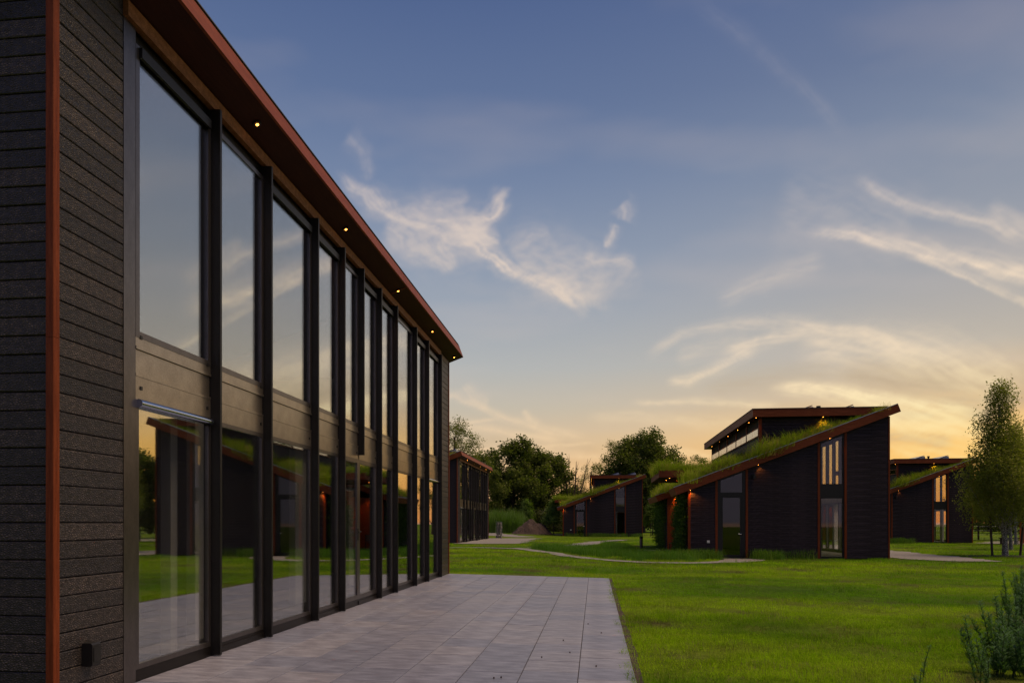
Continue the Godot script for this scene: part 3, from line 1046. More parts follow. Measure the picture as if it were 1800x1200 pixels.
	if not near:
		for q in [[-8.74, 0.10, 0.5], [-5.72, 0.10, 0.2], [-2.6, 0.10, 0.12]]:
			downlight(h, Vector3(q[0], soffit(q[0]), q[1]), tilt, q[2])
		for z in [-0.78, -2.4, -5.2, -8.0, -10.8, -13.6]:
			downlight(h, Vector3(-5.62, 6.51, z), 0.0, 0.05)
		downlight(h, Vector3(-2.62, 6.51, -0.78), 0.0, 0.9)
		downlight(h, Vector3(-8.35, soffit(-8.35), -9.79), tilt, 0.8)
		for z in [-3.6, -5.4]:
			downlight(h, Vector3(-9.3, 3.90, z), 0.0, 0.05)
	return h

func tuft(blades: int, spread: float, height: float, width: float, a: Color, b: Color, droop: float, sd: int) -> ArrayMesh:
	# blades of grass that lean outwards, paler towards the tip
	var r := RandomNumberGenerator.new()
	r.seed = sd
	var t := Tris.new()
	for i in blades:
		var ang := r.randf() * TAU
		var root := Vector3(cos(ang), 0, sin(ang)) * spread * sqrt(r.randf())
		var dir := Vector3.RIGHT.rotated(Vector3.UP, r.randf() * TAU)
		var hh := height * r.randf_range(0.55, 1.15)
		var lean := droop * r.randf_range(0.2, 1.1) * hh
		var side := dir.cross(Vector3.UP) * width * r.randf_range(0.7, 1.2) * 0.5
		var m := root + Vector3.UP * hh * 0.6 + dir * lean * 0.35
		var e := root + Vector3.UP * hh * 0.93 + dir * lean
		t.tint = a.lerp(b, r.randf())
		var nn := (dir * -0.5 + Vector3.UP * 0.8).normalized()
		t.smooth(root - side, root + side, m, nn, nn, nn)
		t.smooth(m - side * 0.8, m + side * 0.8, e, nn, nn, nn)
	return t.mesh(M.blade)

func roof_grass(h: Node3D, thick: float) -> void:
	var kinds := []
	for i in 3:
		kinds.append(tuft(44, 0.22, 0.40 + 0.06 * i, 0.012, Color(0.85, 0.9, 0.8), Color(1.15, 1.1, 0.9), 0.75, 100 + i))
	var where := [[], [], []]
	var tints := [[], [], []]
	var r := RandomNumberGenerator.new()
	r.seed = 4242
	var top := 0.36
	var clump := FastNoiseLite.new()
	clump.seed = 12
	clump.frequency = 0.5
	# strips of the slope that lie open: the near verge, the low side, the far verge; then the canopy
	for s in [[-8.9, 0.3, 0.16, -1.05, 1.25], [-8.9, -5.85, -1.0, -2.2, 1.2], [-6.9, -5.85, -2.2, -9.6, 0.8], [-9.1, -5.85, -9.75, -LENGTH, 0.7], [-9.72, -6.4, -3.08, -8.0, 1.0]]:
		var canopy: bool = s[0] == -9.72
		var area: float = (s[1] - s[0]) * absf(s[3] - s[2])
		for i in int(area * 40.0 * thick * s[4]):
			var x := r.randf_range(s[0], s[1])
			var z := r.randf_range(s[2], s[3])
			var dens := clump.get_noise_2d(x * 1.3, z * 1.3)
			if s[2] == 0.16 and z > 0.02 and r.randf() > 0.14 + 1.5 * maxf(dens, 0.0):
				continue
			# the sward is thin near the ridge
			if not canopy and x > -0.6 and r.randf() < (x + 0.6) * 1.2:
				continue
			var y := 4.2 if canopy else soffit(x) + top
			var k := r.randi() % 3
			var sc := r.randf_range(0.5, 1.15) * (1.0 + 1.1 * dens) * ((0.55 if x > -1.2 else 0.85) if x > -4.0 and not canopy else 1.05)
			var out := Vector3.ZERO
			if z > -0.1 and not canopy:
				out = Vector3(0.35, 0, 0.5)
			elif canopy and x < -9.6:
				out = Vector3(-0.3, 0, 0)
			var b := Basis.from_euler(Vector3(out.z * r.randf(), r.randf() * TAU, -out.x * r.randf()), EULER_ORDER_XZY).scaled(Vector3(sc * 1.2, sc, sc * 1.2))
			where[k].append(Transform3D(b, Vector3(x, y - 0.02, z)))
			var g := Color(0.11, 0.20, 0.02).lerp(Color(0.26, 0.30, 0.04), r.randf() * 0.6 + 0.4 * (dens + 0.5))
			if r.randf() < 0.2:
				g = Color(0.26, 0.20, 0.11)
			tints[k].append(g)
	for k in 3:
		many("roof_grass", kinds[k], where[k], tints[k], h).set_meta("kind", "stuff")

func make_houses() -> void:
	var grp := "black timber houses with grass roofs"
	var near := house(true)
	near.name = numbered("timber_house")
	near.position = Vector3(-4.359, 0, -5.44)
	add_child(near)
	tag(near, "nearest charred timber house, its tall glass front filling the left of the view", "house", grp)
	var far := house(false)
	roof_grass(far, 1.0)
	far.name = numbered("timber_house")
	far.position = Vector3(13.12, -0.071, -34.24)
	add_child(far)
	tag(far, "black timber house with shaggy grass roof and climbers, in the middle of the lawn", "house", grp)
	for s in [[Vector3(-10.2, 0.035, -53.7), "small far house behind the end of the glass front, seen from its window side"], [Vector3(5.30, 0.03, -81.66), "smallest black house, in the distance before the tall trees"], [Vector3(30.36, -0.076, -62.57), "black house at right, partly hidden behind the birch tree"]]:
		var d: Node3D = far.duplicate()
		d.name = numbered("timber_house")
		d.position = s[0]
		add_child(d)
		tag(d, s[1], "house", grp)
		for lamp in d.find_children("lamp_light*", "SpotLight3D", true, false):
			lamp.light_energy *= 0.5

# ---------------------------------------------------------------- paved places

func ribbon(called: String, pts: Array, widths: Array, m: Material, up := 0.02) -> void:
	var t := Tris.new()
	var c := Curve3D.new()
	for i in pts.size():
		var prev: Vector2 = pts[maxi(i - 1, 0)]
		var next: Vector2 = pts[mini(i + 1, pts.size() - 1)]
		var d := (next - prev) / 6.0
		c.add_point(Vector3(pts[i].x, widths[i], pts[i].y), Vector3(-d.x, 0, -d.y), Vector3(d.x, 0, d.y))
	var n := int(c.get_baked_length() / 0.5)
	var last := []
	for i in n + 1:
		var o := c.get_baked_length() * i / n
		var p := c.sample_baked(o)
		var q := c.sample_baked(minf(o + 0.1, c.get_baked_length())) - c.sample_baked(maxf(o - 0.1, 0))
		var side := Vector3(-q.z, 0, q.x).normalized() * p.y * 0.5
		var row := []
		for k in 4:
			var a := Vector3(p.x, 0, p.z) + side * (k / 1.5 - 1.0) * (1.0 + 0.10 * sin(i * 1.7 + k) + 0.10 * sin(i * 0.61 + k * 2.0))
			a.y = lift(a.x, a.z) + up
			row.append(a)
		if last:
			for k in 3:
				t.face([last[k], last[k + 1], row[k + 1], row[k]], Vector3.UP)
		last = row
	part(called, t, m, self).set_meta("kind", "structure")

func make_patios_and_paths() -> void:
	# tiled patio before the nearest house: 60 cm tiles, each column with its joints shifted
	var patio := Node3D.new()
	patio.name = "patio"
	patio.position = Vector3(-4.359, 0, 0)
	patio.rotation.z = -atan(0.02)
	add_child(patio)
	patio.set_meta("kind", "structure")
	var bed := Tris.new()
	bed.box(Vector3(0, -0.10, -21.55), Vector3(4.79, -0.012, 2.0))
	part("joint_bed", bed, M.grout, patio)
	var kinds := {}
	var shifts := [0.0, 0.31, 0.12, 0.45, 0.2, 0.52, 0.07, 0.36]
	var zend := -21.56
	for col in 8:
		var z := zend
		var len0: float = 0.6 - shifts[col]
		while z < -3.6:
			var ln: float = len0 if z == zend else 0.6
			var key := "%.2f" % ln
			if not kinds.has(key):
				var t := Tris.new()
				var g := 0.0048
				var e := 0.0025
				var lo := [Vector3(g, -0.03, -ln + g), Vector3(0.6 - g, -0.03, -ln + g), Vector3(0.6 - g, -0.03, -g), Vector3(g, -0.03, -g)]
				var md := []
				var hi := []
				for q in lo:
					md.append(q + Vector3(0, 0.03 - e, 0))
					hi.append(q + Vector3(e if q.x < 0.3 else -e, 0.03, e if q.z < -ln / 2 else -e))
				t.face(hi, Vector3.UP)
				var mid := Vector3(0.3, 0, -ln / 2)
				for i in 4:
					var j := (i + 1) % 4
					var o: Vector3 = (md[i] + md[j]) / 2 - mid
					o.y = 0
					t.face([lo[i], lo[j], md[j], md[i]], o)
					t.face([md[i], md[j], hi[j], hi[i]], o + Vector3.UP)
				kinds[key] = []
				for m in M.tile:
					kinds[key].append(t.mesh(m))
			var o := set_down("tile", kinds[key][rng.randi() % 4], patio, Vector3(col * 0.5985, rng.randf_range(-0.0015, 0.0015), z + ln))
			o.rotation.x = rng.randf_range(-0.0015, 0.0015)
			z += ln
	var seam := Tris.new()
	for k in 36:
		var z := -21.6 + k * 0.5
		var w0 := 0.06 + 0.10 * maxf(0.0, patch.get_noise_2d(3.0, z * 2.5))
		var w1 := 0.06 + 0.10 * maxf(0.0, patch.get_noise_2d(3.0, (z + 0.5) * 2.5))
		seam.face([Vector3(0.42, -0.099, z), Vector3(0.44 + w0, -0.094, z), Vector3(0.44 + w1, -0.094, z + 0.5), Vector3(0.42, -0.099, z + 0.5)], Vector3.UP)
	part("soil_edge", seam, M.soil, self).set_meta("kind", "structure")
	# gravel paths and forecourts
	ribbon("gravel_path", [Vector2(-12.0, -42.4), Vector2(-8.6, -42.9), Vector2(-4.9, -43.0), Vector2(-2.55, -38.9), Vector2(-1.2, -34.9), Vector2(1.3, -31.0), Vector2(3.0, -30.1), Vector2(4.65, -30.4), Vector2(6.2, -31.9), Vector2(6.6, -33.8)], [0.9, 0.9, 0.9, 0.9, 0.8, 0.75, 0.75, 0.9, 1.5, 1.7], M.gravel)
	ribbon("gravel_path", [Vector2(-4.9, -43.0), Vector2(-2.0, -46.5), Vector2(-0.8, -52.0), Vector2(0.2, -58.0), Vector2(2.5, -66.0)], [0.9, 1.4, 1.8, 1.6, 1.2], M.gravel)
	ribbon("far_patio", [Vector2(-7.8, -53.2), Vector2(-7.8, -71.5)], [4.9, 4.9], M.gravel)
	ribbon("far_path", [Vector2(-7.0, -76.0), Vector2(-12.0, -84.0), Vector2(-16.0, -96.0)], [2.4, 3.4, 5.0], M.gravel)
	ribbon("driveway", [Vector2(16.9, -32.6), Vector2(15.6, -34.4), Vector2(15.3, -39.0), Vector2(15.4, -46.0), Vector2(17.0, -56.0)], [0.5, 3.6, 3.8, 4.2, 4.2], M.gravel)
	ribbon("driveway", [Vector2(31.5, -60.5), Vector2(34.0, -64.0), Vector2(40.0, -70.0)], [3.0, 4.0, 6.0], M.gravel)
	ribbon("garden_terrace", [Vector2(3.6, -37.0), Vector2(3.2, -43.8)], [1.6, 2.4], M.gravel)
	ribbon("garden_terrace", [Vector2(-3.2, -88.0), Vector2(-4.6, -84.5)], [1.4, 1.4], M.gravel)

# ---------------------------------------------------------------- trees

func leaf_clump(count: int, size: float, sd: int) -> ArrayMesh:
	# loose leaves round a point, one metre across
	var r := RandomNumberGenerator.new()
	r.seed = sd
	var t := Tris.new()
	for i in count:
		var p := Vector3(r.randfn(), r.randfn(), r.randfn()) * 0.26
		var d := Vector3(r.randf_range(-1, 1), r.randf_range(-0.7, 0.5), r.randf_range(-1, 1)).normalized()
		var s := d.cross(Vector3(r.randf_range(-1, 1), 1, r.randf_range(-1, 1)).normalized()).normalized()
		var l := size * r.randf_range(0.7, 1.3)
		var nn := (d.cross(s) * signf(d.cross(s).y + 0.001) + p.normalized() * 0.6).normalized()
		var k := r.randf_range(0.75, 1.2)
		t.tint = Color(k, k, k * 0.9)
		t.smooth(p, p + d * l * 0.5 + s * l * 0.28, p + d * l, nn, nn, nn)
		t.smooth(p, p + d * l, p + d * l * 0.5 - s * l * 0.28, nn, nn, nn)
	return t.mesh(M.leaf)

func tree(called: String, label: String, at: Vector3, o: Dictionary) -> void:
	# o: height, radius, base (share of the height where the crown starts), lobes, clumps, size (of a clump), tone_a, tone_b, shape, leaf, open
	var r := RandomNumberGenerator.new()
	r.seed = o.seed
	var h: float = o.height
	var root := thing(called, label, o.get("category", "tree"), at, o.get("group", ""))
	var t := Tris.new()
	var tr: float = o.get("trunk", 0.028 * h)
	var lean := Vector3(r.randf_range(-1, 1), 0, r.randf_range(-1, 1)) * 0.03 * h
	var spine := func(k: float) -> Vector3: return Vector3(0, k * h, 0) + lean * k * k + Vector3(sin(k * 5.0 + o.seed), 0, cos(k * 4.0)) * 0.008 * h
	var path := []
	var rad := []
	for i in 9:
		var k := i / 8.0 * 0.82
		path.append(spine.call(k) - (Vector3(0, 0.15, 0) if i == 0 else Vector3.ZERO))
		rad.append(tr * (pow(1.0 - k, 0.8) + 0.04) * (1.35 if i == 0 else 1.0))
	t.tube(path, rad, 9)
	var lobes := []
	var count: int = o.lobes
	for i in count:
		var k: float = lerpf(o.base + 0.06, 0.94, (i + r.randf()) / count)
		var u: float = (k - o.base) / (1.0 - o.base)
		var env: float
		match o.get("shape", "round"):
			"cone":
				env = minf(pow(u * 6.0, 0.6), 1.0) * pow(1.0 - u, 1.0) + 0.05
			"birch":
				env = minf(pow(u * 4.0, 0.5), 1.0) * (1.0 - 0.42 * u - 0.5 * smoothstep(0.45, 1.0, u)) + 0.02
			_:
				env = sqrt(maxf(0.0, 1.0 - pow(u * 1.9 - 0.9, 2.0))) * 0.92 + 0.12
		var ang := i * 2.399 + r.randf() * 0.7
		var q: float = o.radius * env * r.randf_range(0.35, 0.82)
		var c: Vector3 = spine.call(minf(k, 0.95)) + Vector3(cos(ang) * q, 0, sin(ang) * q)
		var s: float = o.radius * r.randf_range(0.26, 0.46) * ((0.22 + 0.78 * env) if o.get("shape", "") == "cone" else (0.45 + 0.55 * env))
		lobes.append([c, s])
		# a limb out to the lobe
		var a: Vector3 = spine.call(maxf(0.08, k - 0.16 - 0.1 * r.randf()))
		var m := a.lerp(c, 0.55) + Vector3(0, -0.04 * h * r.randf(), 0)
		var lr: float = tr * 0.34 * (1.1 - k)
		t.tube([a, m, c, c + (c - m) * 0.5], [lr, lr * 0.7, lr * 0.4, lr * 0.15], 5)
	part("trunk", t, o.get("bark", M.bark), root)
	var where := []
	var tints := []
	for i in int(o.clumps * (0.8 if o.clumps > 800 and o.get("shape", "") == "" else 1.0)):
		var lb: Array = lobes[r.randi() % lobes.size()]
		while pow(lb[1] / (o.radius * 0.42), 2.0) < r.randf():
			lb = lobes[r.randi() % lobes.size()]
		var d := Vector3(r.randfn(), r.randfn(), r.randfn()).normalized()
		var dist: float = lb[1] * pow(r.randf(), 0.45) * 1.1
		var p: Vector3 = lb[0] + d * Vector3(1.0, o.get("flat", 0.8), 1.0) * dist
		if o.has("weep"):
			p.y -= o.weep * r.randf() * r.randf()
		if p.y < 0.25:
			continue
		var s: float = o.size * r.randf_range(0.6, 1.25)
		where.append(Transform3D(Basis.from_euler(Vector3(r.randf() * 0.9, r.randf() * TAU, r.randf() * 0.9)).scaled(Vector3(s, s, s)), p))
		var c: Color = (o.tone_a as Color).lerp(o.tone_b, r.randf())
		tints.append(c)
	many("crown", o.leaf, where, tints, root).set_meta("kind", "stuff")

func make_trees() -> void:
	var fine := leaf_clump(26, 0.20, 1)
	var big := leaf_clump(30, 0.26, 2)
	var airy := leaf_clump(13, 0.20, 3)
	var dark_a := Color(0.075, 0.105, 0.035)
	var dark_b := Color(0.19, 0.215, 0.065)
	var mid_a := Color(0.13, 0.16, 0.055)
	var mid_b := Color(0.25, 0.25, 0.085)
	var g := "trees along the far edge of the lawn"
	var list := [
		["leafy_tree", "loose light tree rising behind the far glass-fronted house", 797, 88.0, 14.2, 3.4, 0.25, 26, 1700, 0.95, mid_a, mid_b, airy],
		["leafy_tree", "low dark tree just right of the far house's roof", 850, 100.0, 10.6, 2.8, 0.10, 12, 900, 1.1, dark_a, dark_b, fine],
		["leafy_tree", "broad dark tree, tallest of the clump left of the bare tree", 902, 106.0, 13.2, 4.6, 0.10, 22, 1700, 1.2, dark_a, dark_b, big],
		["leafy_tree", "dark bushy tree whose crown reaches the bare tree", 962, 108.0, 11.9, 3.7, 0.08, 16, 1150, 1.15, dark_a, dark_b, big],
		["leafy_tree", "thin see-through tree glowing between bare tree and big round tree", 1040, 112.0, 11.6, 2.6, 0.22, 11, 420, 0.9, mid_a, mid_b, airy],
		["leafy_tree", "loose tall tree on the left flank of the big round tree", 1084, 118.0, 15.2, 3.0, 0.25, 13, 620, 0.95, mid_a, mid_b, airy],
		["leafy_tree", "big round-headed tree behind the smallest house", 1130, 116.0, 15.7, 6.0, 0.12, 30, 2500, 1.25, dark_a, dark_b, big],
		["leafy_tree", "half-hidden dark tree right of the big round tree", 1172, 122.0, 12.2, 3.6, 0.08, 15, 950, 1.2, dark_a, dark_b, big],
		["leafy_tree", "airy tree seen over the grassy entrance canopy", 1226, 100.0, 11.4, 2.5, 0.22, 12, 430, 0.9, mid_a, mid_b, airy],
		["leafy_tree", "dark tree filling the gap right of the smallest house", 1158, 128.0, 8.5, 4.2, 0.04, 14, 900, 1.3, dark_a, dark_b, big],
		["leafy_tree", "low tree behind the earth heap", 925, 116.0, 7.5, 4.5, 0.03, 14, 900, 1.3, dark_a, dark_b, big],
		["leafy_tree", "low tree behind the left edge of the smallest house", 1012, 120.0, 7.0, 4.0, 0.03, 13, 750, 1.3, dark_a, dark_b, big],
		["leafy_tree", "rusty-topped tree rising behind the right-hand house", 1696, 128.0, 12.4, 3.2, 0.12, 14, 700, 1.1, mid_a, Color(0.13, 0.10, 0.04), fine],
		["leafy_tree", "dark tree behind the birch crown's right side", 1770, 118.0, 12.0, 5.0, 0.10, 18, 1200, 1.2, dark_a, dark_b, big],
		["leafy_tree", "dark low tree showing under the birch crown", 1738, 140.0, 9.0, 5.5, 0.03, 16, 1000, 1.3, dark_a, dark_b, big],
		["leafy_tree", "dark tree at the right border behind the birch stems", 1835, 110.0, 10.6, 5.0, 0.05, 18, 1200, 1.2, dark_a, dark_b, big],
	]
	for i in list.size():
		var a: Array = list[i]
		tree(a[0], a[1], place(a[2], a[3]), {"seed": 300 + i, "height": a[4], "radius": a[5], "base": a[6], "lobes": a[7], "clumps": a[8], "size": a[9], "tone_a": a[10], "tone_b": a[11], "leaf": a[12], "group": g})
	# trees beyond the right border, which the glass front mirrors
	for i in 4:
		tree("leafy_tree", ["bushy tree mirrored in the first tall pane", "round tree mirrored beside the house corner", "dense tree outside the right border, nearest", "slim tree outside the right border"][i], [Vector3(44, -0.1, -64), Vector3(52, -0.1, -66), Vector3(60, -0.1, -72), Vector3(40, -0.1, -73)][i], {"seed": 360 + i, "height": [8.6, 7.6, 9.5, 9.0][i], "radius": 3.6, "base": 0.06, "lobes": 16, "clumps": 1000, "size": 1.1, "tone_a": dark_a, "tone_b": dark_b, "leaf": big, "group": g})
	# bare dead tree
	var r := RandomNumberGenerator.new()
	r.seed = 55
	var at := place(1006, 108.0)
	var bare := thing("bare_tree", "leafless grey tree with spreading twigs between the leafy crowns", "tree", at)
	var t := Tris.new()
	for i in 11:
		var ang := i * 2.4 + r.randf()
		var lean := r.randf_range(0.5, 2.8)
		var top := r.randf_range(7.5, 12.0)
		var foot := Vector3(0, r.randf_range(0.0, 3.0), 0)
		var d := Vector3(cos(ang), 0, sin(ang) * 0.6)
		var tip := d * lean + Vector3(0, top, 0)
		var m := foot.lerp(tip, 0.5) + d * lean * 0.12
		t.tube([foot, m, tip], [0.13, 0.08, 0.018], 6)
		for k in 5:
			var a := m.lerp(tip, r.randf_range(0.0, 0.85))
			var b := a + (d.rotated(Vector3.UP, r.randf_range(-1.5, 1.5)) * r.randf_range(0.4, 1.1) + Vector3(0, r.randf_range(0.5, 1.5), 0))
			t.tube([a, a.lerp(b, 0.5) + Vector3(0.05, 0.05, 0), b], [0.035, 0.025, 0.010], 5)
	part("trunk", t, M.bark, bare)
	# birches at the right
	var birch_leaf := leaf_clump(16, 0.17, 8)
	var ba := Color(0.19, 0.225, 0.05)
	var bb := Color(0.33, 0.32, 0.075)
	tree("birch_tree", "tall staked birch with white trunk at the right of the lawn", Vector3(19.69, lift(19.69, -37.74), -37.74), {"seed": 71, "height": 9.0, "radius": 2.5, "base": 0.19, "lobes": 80, "clumps": 2700, "size": 0.58, "tone_a": ba, "tone_b": bb, "leaf": birch_leaf, "bark": M.birch, "trunk": 0.115, "shape": "cone", "weep": 0.7, "flat": 1.0})
	tree("birch_tree", "thinner birch standing behind the tall staked one", Vector3(25.3, lift(25, -47.7), -47.7), {"seed": 72, "height": 8.0, "radius": 2.2, "base": 0.3, "lobes": 26, "clumps": 1000, "size": 0.66, "tone_a": ba, "tone_b": bb, "leaf": birch_leaf, "bark": M.birch, "trunk": 0.095, "shape": "birch", "weep": 0.8, "flat": 1.0})
	tree("birch_tree", "farthest birch stem, beside the brown timber fence", Vector3(31.6, lift(31, -58.8), -58.8), {"seed": 73, "height": 8.0, "radius": 2.2, "base": 0.3, "lobes": 24, "clumps": 900, "size": 0.7, "tone_a": ba, "tone_b": bb, "leaf": birch_leaf, "bark": M.birch, "trunk": 0.095, "shape": "birch", "weep": 0.8, "flat": 1.0})
	# saplings and bushes
	var sap_a := Color(0.10, 0.17, 0.05)
	var sap_b := Color(0.19, 0.27, 0.08)
	for q in [["sapling", "young pale-green tree beside the left end of the smallest house", 973, 86.0, 4.3, 1.25, 0.25, 260], ["sapling", "young pale-green tree right of the smallest house", 1147, 92.0, 5.2, 1.35, 0.2, 300], ["sapling", "low young tree before the dark trees, above the reeds", 925, 98.0, 4.4, 1.5, 0.1, 260]]:
		tree(q[0], q[1], place(q[2], q[3]), {"seed": 80 + int(q[2]) % 17, "height": q[4], "radius": q[5], "base": q[6], "lobes": 16, "clumps": q[7] * 2, "size": 0.8, "tone_a": sap_a, "tone_b": sap_b, "leaf": airy, "shape": "cone", "trunk": 0.06, "category": "young tree", "group": "saplings near the smallest house"})

func place(u: float, depth: float) -> Vector3:
	# a spot on the ground along a compass bearing given by its tangent from the view axis
	var yaw := atan(145.0 / 1280.0)
	var xc := (u - 900.0) / 1280.0 * depth
	var x := xc * cos(yaw) - depth * sin(yaw)
	var z := -(depth * cos(yaw) + xc * sin(yaw))
	return Vector3(x, lift(x, z), z)

# ---------------------------------------------------------------- plants

func climber(label: String, x: float, z0: float, z1: float, top: float, sd: int, leaf: Mesh) -> void:
	var r := RandomNumberGenerator.new()
	r.seed = sd
	var root := thing("climbing_plant", label, "climber", Vector3(x, -0.08, (z0 + z1) / 2), "climbers on the low garden wall")
	var t := Tris.new()
	for i in 6:
		var z := lerpf(z0, z1, (i + 0.5) / 6.0) - root.position.z
		t.tube([Vector3(-0.03, 0, z), Vector3(-0.06, top * 0.4, z + r.randf_range(-0.2, 0.2)), Vector3(-0.04, top * 0.95, z + r.randf_range(-0.3, 0.3))], [0.02, 0.015, 0.006], 5)
	part("stem", t, M.bark, root)
	var where := []
	var tints := []
	for i in 620:
		var y := pow(r.randf(), 0.8) * top
		var z := lerpf(z0, z1, r.randf()) - root.position.z
		if hills.get_noise_2d(y * 5.0 + sd, z * 5.0) < -0.32:
			continue
		var s := r.randf_range(0.35, 0.6)
		where.append(Transform3D(Basis.from_euler(Vector3(r.randf(), r.randf() * TAU, r.randf())).scaled(Vector3(s, s, s)), Vector3(-0.08 - 0.28 * r.randf() * r.randf(), y, z)))
		tints.append(Color(0.07, 0.13, 0.035).lerp(Color(0.18, 0.25, 0.06), r.randf()))
	many("foliage", leaf, where, tints, root).set_meta("kind", "stuff")

func herb(height: float, sd: int, stems: int, spread: float, blue: float) -> Array:
	# a leafy weed: upright stems set with narrow leaves
	var r := RandomNumberGenerator.new()
	r.seed = sd
	var st := Tris.new()
	var lf := Tris.new()
	var small := 0.5 if stems <= 4 else 0.85
	for i in stems:
		var ang := r.randf() * TAU
		var foot := Vector3(cos(ang), 0, sin(ang)) * spread * sqrt(r.randf())
		var top := foot * (1.4 + r.randf() * 0.5) + Vector3(r.randf_range(-0.06, 0.06), height * r.randf_range(0.55, 1.08), r.randf_range(-0.06, 0.06))
		var m := foot.lerp(top, 0.5) + Vector3(r.randf_range(-0.02, 0.02), 0, r.randf_range(-0.02, 0.02))
		st.tint = Color(0.09, 0.11, 0.05)
		st.tube([foot, m, top], [0.006, 0.005, 0.0025], 5)
		var n := int(170 * (top.y / 0.7))
		for k in n:
			var f := r.randf_range(0.12, 1.0)
			var p := foot.lerp(m, f * 2.0) if f < 0.5 else m.lerp(top, f * 2.0 - 1.0)
			var d := Vector3.RIGHT.rotated(Vector3.UP, k * 2.4 + r.randf()) + Vector3(0, r.randf_range(0.35, 1.1), 0)
			d = d.normalized()
			var s := d.cross(Vector3.UP).normalized()
			var l := lerpf(0.115, 0.06, f) * small * r.randf_range(0.7, 1.3)
			var nn := (s.cross(d) * signf(s.cross(d).y + 1e-5)).normalized()
			lf.tint = Color(0.065, 0.14, 0.04).lerp(Color(0.13, 0.23, 0.085), r.randf()).lerp(Color(0.11, 0.20, 0.13), blue * f)
			lf.smooth(p, p + d * l * 0.55 + s * l * 0.12, p + d * l, nn, nn, nn)
			lf.smooth(p, p + d * l, p + d * l * 0.55 - s * l * 0.12, nn, nn, nn)
	return [st.mesh(M.leaf), lf.mesh(M.leaf)]

